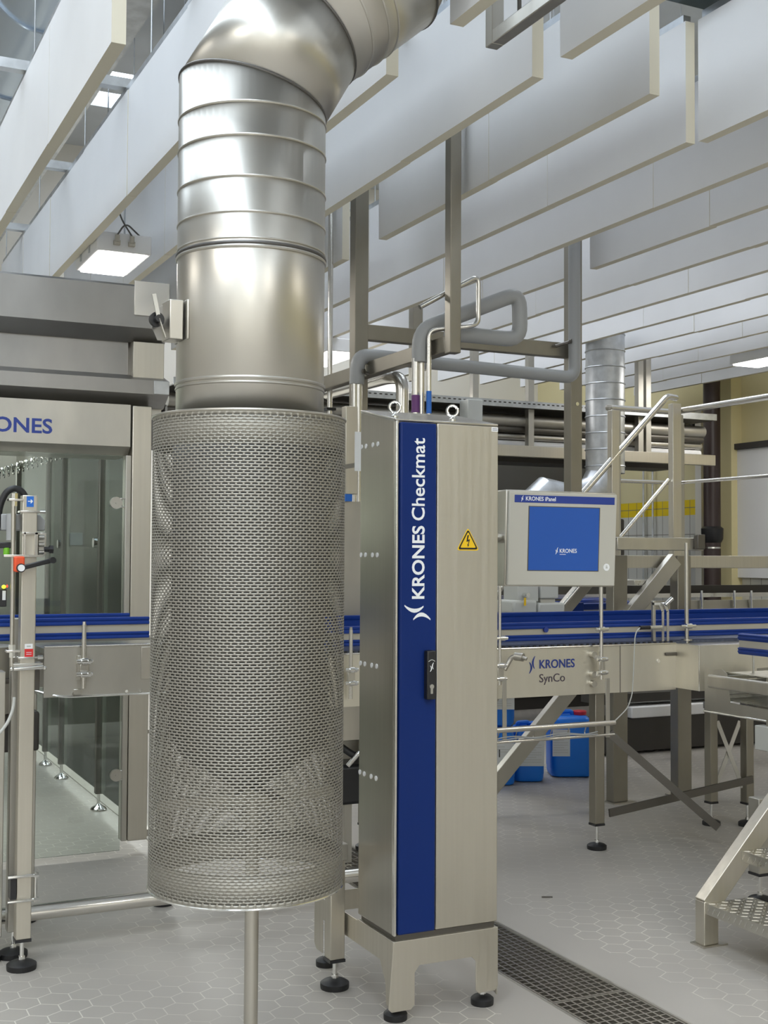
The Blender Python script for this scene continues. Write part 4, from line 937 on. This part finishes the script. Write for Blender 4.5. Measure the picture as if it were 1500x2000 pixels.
p = PX(1494, 1432, 4.34); obj('side_box', B().box(4.31, 4.37, p.y-.1, p.y+.04, .60, .72), LGREY, t, bevel=.004); obj('box_arm', B().box(4.33, 4.36, p.y-.05, p.y-.02, .71, .76), STEEL, t)

# ------------------------------------------------------------------ foreground steps bottom right
t = thing('step_platform', 'foreground steel steps with tread plate treads cut by the right edge', 'stairs', (3.5, 3.6, 0))
FY = 3.90
obj('foot_post', B().box(3.290, 3.362, FY, FY+.055, .006, .178), DOORM, t, bevel=.003)
obj('base_plate', B().box(3.276, 3.40, FY-.012, FY+.07, 0, .006), STEEL, t)
a = Vector((3.318, FY+.028, .155)); dr = Vector((.29, 0, .292)).normalized()
obj('stringer', B().beam(a, a+dr*1.5, .055, .085, Z1), DOORM, t, bevel=.003)
obj('stringer', B().beam(a+Vector((0, -.80, 0)), a+Vector((0, -.80, 0))+dr*1.5, .055, .085, Z1), DOORM, t, bevel=.003)
obj('foot_post', B().box(3.290, 3.362, FY-.80, FY-.745, .006, .178), DOORM, t, bevel=.003)
for k in range(4):
    x0 = 3.300+k*.182; z0 = .172+k*.190
    tr_ = obj('stair_tread', B().box(x0, x0+.235, FY-.76, FY+.0, z0-.004, z0).box(x0, x0+.004, FY-.76, FY+.0, z0-.042, z0-.004), TREAD, t, smooth=False)
    b = B(); random.seed(k)
    for i in range(7):
        for j in range(25):
            cx, cy = x0+.018+i*.033, FY-.745+j*.0305; s_ = 1 if (i+j) % 2 else -1
            b.beam((cx-.010, cy-.007*s_, z0+.0003), (cx+.010, cy+.007*s_, z0+.0003), .0045, .0022)
    for j in range(25):
        cy = FY-.745+j*.0305; b.beam((x0-.0003, cy-.006, z0-.012), (x0-.0003, cy+.006, z0-.032), .0045, .0022, X1)
    obj('raised_pattern', b, STEELB, tr_, smooth=False)
leg(t, 3.945, 4.30, .47, .07, 'rear_leg', STEELM)
obj('rear_beam', B().box(3.92, 3.97, 3.90, 4.27, .41, .46), STEELM, t, bevel=.004)

# ------------------------------------------------------------------ blue canisters
def canister(label, x, y, z, w, dpt, h, rot=0.0, cap=CANR, labels=(), group='blue canisters'):
    t = thing('canister', label, 'canister', (x, y, z), group); off = Vector((x, y, z)); Rm = Matrix.Rotation(rot, 3, 'Z')
    hw, hd = w/2, dpt/2
    def rr(hx, hy, r, zz):
        out = []
        for cx, cy, a0 in ((hx-r, hy-r, 0), (-hx+r, hy-r, 90), (-hx+r, -hy+r, 180), (hx-r, -hy+r, 270)):
            for k in range(6):
                a = R_(a0+k*18); out.append(off+Rm@Vector((cx+r*math.cos(a), cy+r*math.sin(a), 0))+Vector((0, 0, zz)))
        return out
    pr = [(.80, .0), (.93, .008), (.98, .03), (.98, h*.12), (1.0, h*.15), (1.0, h*.74), (.985, h*.80), (.93, h*.87), (.80, h*.915), (.66, h*.93)]
    obj('body', B().rings([rr(hw*s, hd*s, min(hw, hd)*.42*s, zz) for s, zz in pr]), CANB, t)
    def L(px, py, pz): return off+Rm@Vector((px, py, 0))+Vector((0, 0, pz))
    obj('grip', B().path([L(-hw*.62, 0, h*.90), L(-hw*.62, 0, h*.975), L(hw*.10, 0, h*.985), L(hw*.18, 0, h*.91)], .016, .03, 12), CANB, t)
    c = L(hw*.50, 0, 0); obj('neck', B().lathe((c.x, c.y), [(.042, z+h*.90), (.042, z+h*.955)], 24), CANB, t)
    obj('cap', B().lathe((c.x, c.y), [(.046, z+h*.935), (.047, z+h*.985), (.042, z+h*.995)], 24), cap, t)
    for (u0, u1, v0, v1, kind) in labels:
        lb = obj('paper_label', B().add([L(u0*hw, -hd-.002, v0*h), L(u1*hw, -hd-.002, v0*h), L(u1*hw, -hd-.002, v1*h), L(u0*hw, -hd-.002, v1*h)], [(0, 1, 2, 3)]), PAPER, t, smooth=False, solid=.001)
        n = 9
        for k in range(n if kind != 'bars' else 3):
            vv = v1-(v1-v0)*(k+1.5)/(n+2); ue = u0+(u1-u0)*(.92 if k % 3 else .7)
            obj('print_line', B().add([L((u0+.05)*hw, -hd-.0035, vv*h), L((ue-.03)*hw, -hd-.0035, vv*h), L((ue-.03)*hw, -hd-.0035, (vv+.008)*h), L((u0+.05)*hw, -hd-.0035, (vv+.008)*h)], [(0, 1, 2, 3)]), LGREY, lb, smooth=False)
        if kind == 'bars':
            for k in range(5):
                uu = u0+.1+(u1-u0)*.55*k/5; vb = v0+(v1-v0)*(.38+.03*k)
                obj('print_bar', B().add([L(uu*hw, -hd-.0035, vb*h), L((uu+.06)*hw, -hd-.0035, vb*h), L((uu+.06)*hw, -hd-.0035, (vb+.13)*h), L(uu*hw, -hd-.0035, (vb+.13)*h)], [(0, 1, 2, 3)]), BLACKP, lb, smooth=False)
        if kind == 'teal':
            c_ = L((u0*.6+u1*.4)*hw, -hd-.0035, (v0+v1)/2*h); obj('teal_mark', B().cyl(c_, c_-Vector((0, .001, 0)), .03, 20), TEAL, lb)
    return t
c1 = PZ(1119, 1519, 0); canister('blue canister with red cap standing alone beside the conveyor leg', c1.x+.05, c1.y+.12, 0, .305, .27, .455, R_(-24), CANR, [(-.93, -.12, .33, .74, 'text')])
c2 = PZ(1040, 1528, 0); canister('blue canister with large text label standing right of the stacked pair', c2.x+.03, c2.y+.12, 0, .21, .26, .40, R_(-24), CANB, [(-.7, .95, .28, .74, 'text')])
c3 = PZ(990, 1534, 0); canister('blue canister with black bars on its label, lower one of the stacked pair', c3.x-.02, c3.y+.12, 0, .25, .26, .40, R_(-24), CANB, [(-.8, .95, .25, .72, 'bars')])
canister('blue canister with teal mark stacked on top beside the cabinet', c3.x-.02, c3.y+.13, .399, .25, .26, .36, R_(-24), CANB, [(-.8, .95, .32, .80, 'teal')])

# ------------------------------------------------------------------ hanging steel frame with cable pipes
AX, AY, BYg, GZ = 2.90, 6.40, 5.28, 2.60
t = thing('cable_gantry', 'hanging frame of square steel tubes above and behind the cabinet', 'frame', (AX, AY, 1.9))
obj('post', B().box(AX-.042, AX+.042, AY-.04, AY+.04, 1.885, RZ-.005), SHADEM, t, bevel=.004)
obj('post', B().box(AX-.03, AX+.03, BYg-.03, BYg+.03, 2.545, RZ-.005), SHADEM, t, bevel=.004)
cx_ = PY(1119, 690, AY).x
obj('post', B().box(cx_-.042, cx_+.042, AY-.04, AY+.04, 1.45, RZ-.005), SHADEM, t, bevel=.004)
zb1 = PY(715, 650, AY).z
obj('cross_beam', B().box(AX+.042, cx_-.042, AY-.03, AY+.03, zb1-.045, zb1+.045), SHADEM, t, bevel=.004)
obj('side_beam', B().box(AX-.03, AX+.03, BYg+.03, AY+1.4, 2.555, 2.635), SHADEM, t, bevel=.004)
p = PY(812, 640, 8.2); tag(obj('hanging_post', B().box(p.x-.04, p.x+.04, 8.16, 8.24, PY(812, 745, 8.2).z, RZ-.005), SHADEM, bevel=.004), 'dull square post hanging behind the grey elbow, between the two frame posts', 'post')
for y, z in ((AY, zb1+.13),): obj('bolt', B().cyl((cx_+.0, AY-.05, PY(1125, 791, AY).z), (cx_+.0, AY-.03, PY(1125, 791, AY).z), .012, 10), CHROME, t)
def pipe(label, pts, r, m, fil, nm='cable_pipe', cat='pipe', grp=None, clamps=(), extra=None):
    P = [Vector(p) for p in pts]; tt = thing(nm, label, cat, P[0], grp); obj('tube', B().path(P, r, fil, 18), m, tt)
    for a, b_ in clamps: obj('pipe_clamp', B().cyl(a, b_, .010, 10).cyl(Vector(a)-Vector((.012, .02, 0)), Vector(a)+Vector((-.005, -.03, 0)), .014, 10), DARKST, tt)
    return tt
gx = AX-.085
q0 = PX(818, 705, gx); q1 = PX(820, 645, gx); q2 = PX(850, 636, gx-.0)
yq = q1.y
zt1 = q1.z; q3 = PZ(1008, 572, zt1+.02)
ya = 5.9
pipe('grey elbow pipe rising from the side beam into a raised loop behind the near post', [(gx, yq, PX(818, 708, gx).z), (gx, yq, zt1), PY(1014, 572, ya-.5), PY(1016, 664, ya-.5), PY(872, 650, ya-.45)], .040, GREYP, .08, clamps=[((gx+.02, yq-.0, q0.z+.10), (AX-.03, yq, q0.z+.10))])
pipe('long grey pipe along under the cross beam turning up the right post', [PY(815, 706, AY-.09), PY(1122, 738, AY-.09), (PY(1122, 738, AY-.09).x, AY-.09, 3.7)], .038, GREYP, .07, clamps=[(PY(1112, 668, AY-.09), PY(1085, 676, AY-.05))])
pipe('short grey elbow pipe hooked in front of the left hanging post', [PX(697, 750, gx), PX(699, 694, gx), (PX(699, 694, gx).x+.45, PX(699, 694, gx).y, PX(699, 694, gx).z-.005)], .042, GREYP, .07, clamps=[((gx+.02, PX(699, 694, gx).y-.03, PX(697, 728, gx).z), (AX-.03, PX(699, 694, gx).y-.03, PX(697, 728, gx).z-.01))])
# thin steel tubes dropping behind the cabinet
def tube(label, px, pxt, ya, r, y, zb, top, lab=None):
    a = PX(px, y, ya) if False else PY(px, y, ya)
    return a
yt = yq
for px, r, pyt, lb, mcol in ((812, .020, 700, 'steel tube with purple sticker below the grey elbow', 'purple'), (823, .016, 700, 'steel tube beside the purple stickered tube', None)):
    a = PY(px, pyt, yt); tt = thing('steel_tube', lb+' behind the cabinet', 'tube', (a.x, yt, 1.3), 'steel tubes behind the cabinet')
    obj('tube', B().cyl((a.x, yt, 1.25), (a.x, yt, a.z), r, 16), STEELB, tt)
    if mcol: 
        z0, z1_ = PY(px, 806, yt).z, PY(px, 772, yt).z; obj('sticker', B().lathe((a.x, yt), [(r+.0008, z0), (r+.0008, z1_)], 16, False), mat('purple_sticker', (.16, .05, .20), 0, .5), tt)
a = PY(838, 700, yt-.05); y_ = yt-.05
tt = thing('steel_tube', 'thin bent steel tube with blue sticker looping past the near hanging post', 'tube', (a.x, y_, 1.3), 'steel tubes behind the cabinet')
e = [PY(838, 644, y_), PY(895, 644, y_-.0), PY(910, 636, y_), PY(911, 545, y_), PY(890, 550, y_-.0)]
obj('tube', B().path([(a.x, y_, 1.25), e[0], (e[1].x, y_-.09, e[1].z), (e[2].x+.02, y_-.09, e[2].z-.005), (e[3].x+.02, y_-.09, e[3].z), (e[4].x-.25, y_-.09, e[4].z-.17)], .0125, .045, 14), STEELB, tt)
obj('sticker', B().lathe((a.x, y_), [(.0135, PY(838, 808, y_).z), (.0135, PY(838, 764, y_).z)], 16, False), LBLUE, tt)
yk = PX(699, 694, gx).y
for px, r in ((692.5, .017), (700.5, .021)):
    a = PY(px, 748, yk); tt = thing('steel_tube', ('thin bright' if r < .02 else 'thicker')+' steel tube dropping from the left grey elbow pipe', 'tube', (a.x, yk, 1.2), 'steel tubes behind the cabinet')
    obj('tube', B().cyl((a.x, yk, 1.2), (a.x, yk, a.z), r, 16), STEELB, tt)
    if r < .02: obj('sticker', B().lathe((a.x, yk), [(r+.001, PY(692, 835, yk).z), (r+.001, PY(692, 806, yk).z)], 16, False), TEAL, tt)
a = PY(645, 640, 6.9)
tt = thing('steel_rod', 'long thin round rod hanging just right of the ventilation duct', 'rod', (a.x, 6.9, 2.2))
obj('rod', B().cyl((a.x, 6.9, PY(645, 812, 6.9).z), (a.x, 6.9, RZ-.005), .016, 16), STEELB, tt); obj('rod_sleeve', B().box(a.x-.03, a.x+.03, 6.87, 6.93, PY(645, 802, 6.9).z, PY(645, 797, 6.9).z), BLACKP, tt)
yb = 6.1; pts = [PY(785, 830, yb), PY(786, 738, yb), PY(745, 735, yb+.25), PY(640, 770, yb+1.5)]
pipe('thick bright steel pipe elbow rising just behind the left eye bolt', [(pts[0].x, yb, 1.3), pts[1], pts[2]-Vector((0, .1, .02)), pts[3]], .036, STEELB, .10, nm='steel_pipe')
# small hanging frame nearest to the viewer, top of the picture
t = thing('hanging_bracket', 'angular steel tube bracket hanging at the top between the baffle ends', 'bracket', (2.3, 3.6, 3.4))
g = PX(966, 78, 2.27)
obj('post', B().box(2.245, 2.295, g.y-.025, g.y+.025, g.z-.025, RZ-.005), STEEL, t, bevel=.003)
obj('cross_beam', B().box(2.245, 2.295, g.y-1.1, g.y-.025, g.z-.025, g.z+.025), STEEL, t, bevel=.003)
obj('threaded_rod', B().cyl((2.27, g.y-.17, g.z+.025), (2.27, g.y-.17, g.z+.4), .008, 10), DARKST, t); obj('rod_plate', B().box(2.23, 2.31, g.y-.21, g.y-.13, g.z+.105, g.z+.117), STEEL, t)

# panel column between guard and cabinet
t = thing('label_column', 'narrow steel column with white note between guard and cabinet', 'column', (2.62, 6.0, .3))
p0, p1 = PY(675, 965, 6.0), PY(689, 790, 6.0)
obj('column', B().box(p0.x, p1.x+.03, 6.0, 6.06, p0.z, 2.35), DOORM, t, bevel=.003)
p = PY(682, 975, 6.0); obj('blue_mark', B().box(p0.x, p1.x+.0, 6.0, 6.05, PY(680, 979, 6).z, p0.z), LBLUE, t, smooth=False)
obj('lower_column', B().box(p0.x-.05, p1.x+.09, 6.02, 6.10, .3, PY(680, 979, 6).z), STEELM, t, smooth=False)
nt_ = PY(693.5, 843, 5.6), PY(704, 920, 5.6); obj('paper_note', B().box(nt_[0].x, nt_[1].x+.1, 5.6, 5.604, nt_[1].z, nt_[0].z), PAPER, t, smooth=False); obj('note_arm', B().box(nt_[0].x, nt_[0].x+.02, 5.604, 6.02, nt_[1].z+.02, nt_[1].z+.04), STEEL, t)
t = thing('valve_block', 'small dark valve block with black fittings seen through the gap beside the guard', 'valve', (2.45, 5.75, .3))
p = PY(688, 1400, 5.7); obj('valve_body', B().box(p.x-.09, p.x+.05, 5.66, 5.78, .62, .86), STEEL, t, bevel=.005); obj('blue_band', B().box(p.x-.09, p.x+.05, 5.655, 5.66, .81, .835), LBLUE, t)
obj('motor_block', B().box(p.x-.09, p.x+.12, 5.66, 5.86, .30, .50), BLACKP, t, bevel=.02); obj('hose', B().path([(p.x-.08, 5.7, .60), (p.x, 5.65, .54), (p.x+.1, 5.68, .60)], .018, .03, 12), BLACK, t); obj('cable_loop', B().path([(p.x-.05, 5.64, .50), (p.x+.02, 5.62, .58), (p.x+.06, 5.63, .46)], .012, .03, 12), CHROME, t)
obj('stand_leg', B().box(p.x-.03, p.x+.01, 5.72, 5.76, 0, .32), STEELM, t)
rd = thing('rail_bracket', 'guide rail bracket with double clamp in the gap between guard and cabinet', 'bracket', (2.42, 5.36, .9))
xx = PY(685, 1300, 5.36).x; clamp_rod(rd, xx, 5.36, PY(685, 1365, 5.36).z, PY(685, 1230, 5.36).z, .010, (PY(685, 1334, 5.36).z, PY(685, 1308, 5.36).z))

# ------------------------------------------------------------------ pipe bridge at the back
KY = 9.2
def bar_px(name, x0, y0, x1, y1, wd, par, m, Y=KY, dep=.08):
    a, c = PY(x0, y0, Y), PY(x1, y1, Y); z = (a.z+c.z)/2; return obj(name, B().box(a.x, c.x, Y, Y+dep, z-wd/2, z+wd/2), m, par, bevel=.004)
t = thing('pipe_bridge', 'long steel pipe bridge with perforated tray high behind the cabinet', 'rack', (5.5, KY, 2.2), None)
za_ = PY(900, 782, KY).z
obj('tray_side', B().box(2.6, 7.92, KY-.02, KY-.005, za_-.03, za_+.03), GALV, t, smooth=False); obj('tray_bottom', B().box(2.6, 7.92, KY-.005, KY+.5, za_-.03, za_-.02), DARKST, t, smooth=False)
for k in range(70): 
    x = 3.4+k*.05; obj('tray_slot', B().box(x, x+.025, KY-.022, KY-.02, za_+.002, za_+.012), DARK, t, smooth=False)
zz1 = PY(1000, 880, KY).z
obj('shade_backing', B().box(2.6, 7.92, KY+.55, KY+.95, zz1-.05, za_-.06), DARK, t, smooth=False)  # added dark mass standing in for the shade behind the bridge
obj('lower_beam', B().box(2.6, 7.92, KY, KY+.06, zz1-.05, zz1+.05), DOORM, t, bevel=.004); obj('upper_beam', B().box(2.6, 7.92, KY+.35, KY+.43, za_-.12, za_-.04), DARKST, t, bevel=.004)
for px in (936, 1045, 1260, 1275): 
    x = PY(px, 850, KY).x; obj('hanger_post', B().box(x-.03, x+.03, KY+.06, KY+.12, zz1, RZ-.005), STEELM, t, bevel=.003)
pxbox('junction_box', 914, 781, 943, 822, KY-.16, .15, LGREY, t)
for k, (py, r, m, lb) in enumerate(((822, .055, STEELM, 'insulated dull steel pipe, topmost on the pipe bridge'), (838, .035, DARKST, 'dark pipe second from the top on the pipe bridge'), (852, .030, STEEL, 'steel pipe third from the top on the pipe bridge'), (868, .040, WHITE, 'white pipe lowest on the pipe bridge'))):
    z = PY(1000, py, KY+.18).z; tag(obj('pipe', B().cyl((2.6, KY+.16+.02*k, z), (7.9, KY+.16+.02*k, z), r, 18), m), lb, 'pipe', 'pipes on the pipe bridge')
t = thing('rear_duct', 'upright round sheet metal duct with elbow behind the operator panel', 'duct', (6.4, 8.9, 2.0))
dy = 8.6; a, c = PY(1148, 900, dy), PY(1215, 770, dy); xc = (a.x+c.x)/2; r = (c.x-a.x)/2*.93
zbt = PY(1180, 925, dy).z
obj('upright_pipe', B().cyl((xc, dy, zbt), (xc, dy, 3.6), r, 36), GALV, t)
el = [Vector((xc, dy, zbt)), Vector((xc-.10, dy, zbt-.16)), Vector((xc-.32, dy, zbt-.26)), Vector((xc-.60, dy, zbt-.20)), Vector((xc-.85, dy, zbt-.42))]
obj('elbow', B().path(el, r*.95, 0, 32), GALV, t); obj('hanger_wire', B().cyl((xc, dy, 3.6), (xc, dy, RZ-.01), .006, 8), GALV, t)
for k in range(9): obj('joint_ring', B().ring((xc, dy, zbt+.06+k*.14), Z1, r+.002, .006, 36, 6), GALV, t)
# lower rear conveyor
t = thing('bottle_conveyor', 'rear conveyor with curved blue rail and dark side guides beyond the walkway beam', 'conveyor', (6, 7.8, 0), 'conveyor sections')
V_ = 7.5
def pz(px, py, Y): return PY(px, py, Y).z
obj('side_skirt', B().box(4.2, 8.6, V_, V_+.02, pz(1400, 1235, V_), pz(1400, 1172, V_)), STEELM, t, smooth=False)
obj('dark_guide', B().box(5.6, 8.6, V_+.2, V_+.23, pz(1400, 1160, V_+.2), pz(1400, 1143, V_+.2)), DARK, t); obj('steel_guide', B().box(4.2, 8.6, V_+.1, V_+.12, pz(1400, 1166, V_+.1), pz(1400, 1158, V_+.1)), STEELB, t)
zc = pz(1350, 1178, V_-.1); cc = Vector((4.95, V_+.42, zc))
for rr_, dz in ((.78, .0), (.60, .02)):
    obj('curved_blue_rail', B().path([cc+Vector((rr_*math.cos(R_(a)), rr_*math.sin(R_(a)), dz)) for a in range(-90, 25, 8)], .025, 0, 8), RAILB, t)
obj('blue_rail', B().box(3.6, 4.95, V_-.39, V_-.34, zc-.035, zc+.03), RAILB, t, bevel=.004); obj('blue_rail', B().box(3.3, 4.95, V_-.17, V_-.12, zc-.03, zc+.03), RAILB, t, bevel=.004)
for px in (1370, 1434, 1467):
    x = PY(px, 1165, V_-.02).x; obj('rail_post', B().cyl((x, V_-.02, pz(px, 1190, V_)), (x, V_-.02, pz(px, 1153, V_)), .012, 12), CHROME, t)
for x in (4.6, 6.2, 8.0): obj('conveyor_leg', B().box(x-.04, x+.04, V_+.1, V_+.18, 0, pz(1400, 1235, V_)), STEELM, t, bevel=.004)
# low dark conveyor frames with white covers under the main conveyor
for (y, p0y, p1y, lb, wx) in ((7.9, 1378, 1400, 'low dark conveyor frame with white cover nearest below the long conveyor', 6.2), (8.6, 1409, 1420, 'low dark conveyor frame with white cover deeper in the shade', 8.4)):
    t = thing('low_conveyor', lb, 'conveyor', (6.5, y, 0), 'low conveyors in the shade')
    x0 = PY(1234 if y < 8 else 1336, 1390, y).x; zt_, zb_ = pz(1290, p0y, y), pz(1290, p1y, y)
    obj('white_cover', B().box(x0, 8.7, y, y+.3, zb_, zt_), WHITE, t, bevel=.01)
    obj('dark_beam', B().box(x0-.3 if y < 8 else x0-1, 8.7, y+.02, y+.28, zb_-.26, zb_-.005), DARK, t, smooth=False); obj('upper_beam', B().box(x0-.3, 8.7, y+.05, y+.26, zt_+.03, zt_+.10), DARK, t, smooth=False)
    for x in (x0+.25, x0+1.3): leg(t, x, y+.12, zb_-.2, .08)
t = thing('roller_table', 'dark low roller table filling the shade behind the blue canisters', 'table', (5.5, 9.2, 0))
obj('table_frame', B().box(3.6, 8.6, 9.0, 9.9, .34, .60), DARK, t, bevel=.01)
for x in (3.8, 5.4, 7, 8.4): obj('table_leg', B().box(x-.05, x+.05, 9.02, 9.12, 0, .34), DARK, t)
t = thing('shade_block', 'long dark block added for the shade beneath the pipe bridge', 'machine', (6, 10.8, 0))
obj('shade_block_body', B().box(4.0, 7.9, 10.6, 11.6, .15, 1.95), SHADEG, t, bevel=.02); obj('shade_block_plinth', B().box(4.1, 7.8, 10.65, 11.5, 0, .15), DARK, t)  # added dark block in place of the shaded space at the back
# brown down pipe in the far corner
p0 = PX(1390, 800, 8.78); p1 = PX(1390, 1118, 8.78)
t = thing('down_pipe', 'dark brown vertical down pipe in front of the yellow wall', 'pipe', (8.78, p0.y, 0))
rr_ = .088; p0 = PX(1390, 800, 8.70)
obj('pipe_tube', B().cyl((8.70, p0.y, 0), (8.70, p0.y, RZ-.005), rr_, 24), BROWN, t)
zk = PX(1390, 1042, 8.78).z; obj('pipe_collar', B().lathe((8.70, p0.y), [(rr_*1.02, zk-.10), (rr_*1.28, zk-.06), (rr_*1.32, zk+.05), (rr_*1.05, zk+.07)], 24), BLACKP, t); obj('clamp_band', B().lathe((8.70, p0.y), [(rr_*1.04, zk-.16), (rr_*1.04, zk-.145)], 24, False), CHROME, t)
for px in (1368, 1414):
    p = PX(px, 1000, 8.96); struct('trim_%d' % px, B().box(8.93, 8.995, p.y-.05, p.y+.05, 0, PX(px, 990 if px > 1400 else 800, 8.96).z), GALV if px > 1400 else WALLW, smooth=False)
for px in (1250, 1268):
    p = PX(px, 1000, 8.9); tag(obj('conduit', B().cyl((8.95, p.y, .05), (8.95, p.y, 2.6), .012, 8), GALV), ('left' if px == 1250 else 'right')+'-hand one of two thin conduits on the shaded tile wall', 'conduit')
t = tag(obj('screw', B().beam(PZ(1058, 1752, .004), PZ(1079, 1752, .004), .006, .006), DARKST), 'small loose screw lying on the tiled floor beside the drain', 'screw')
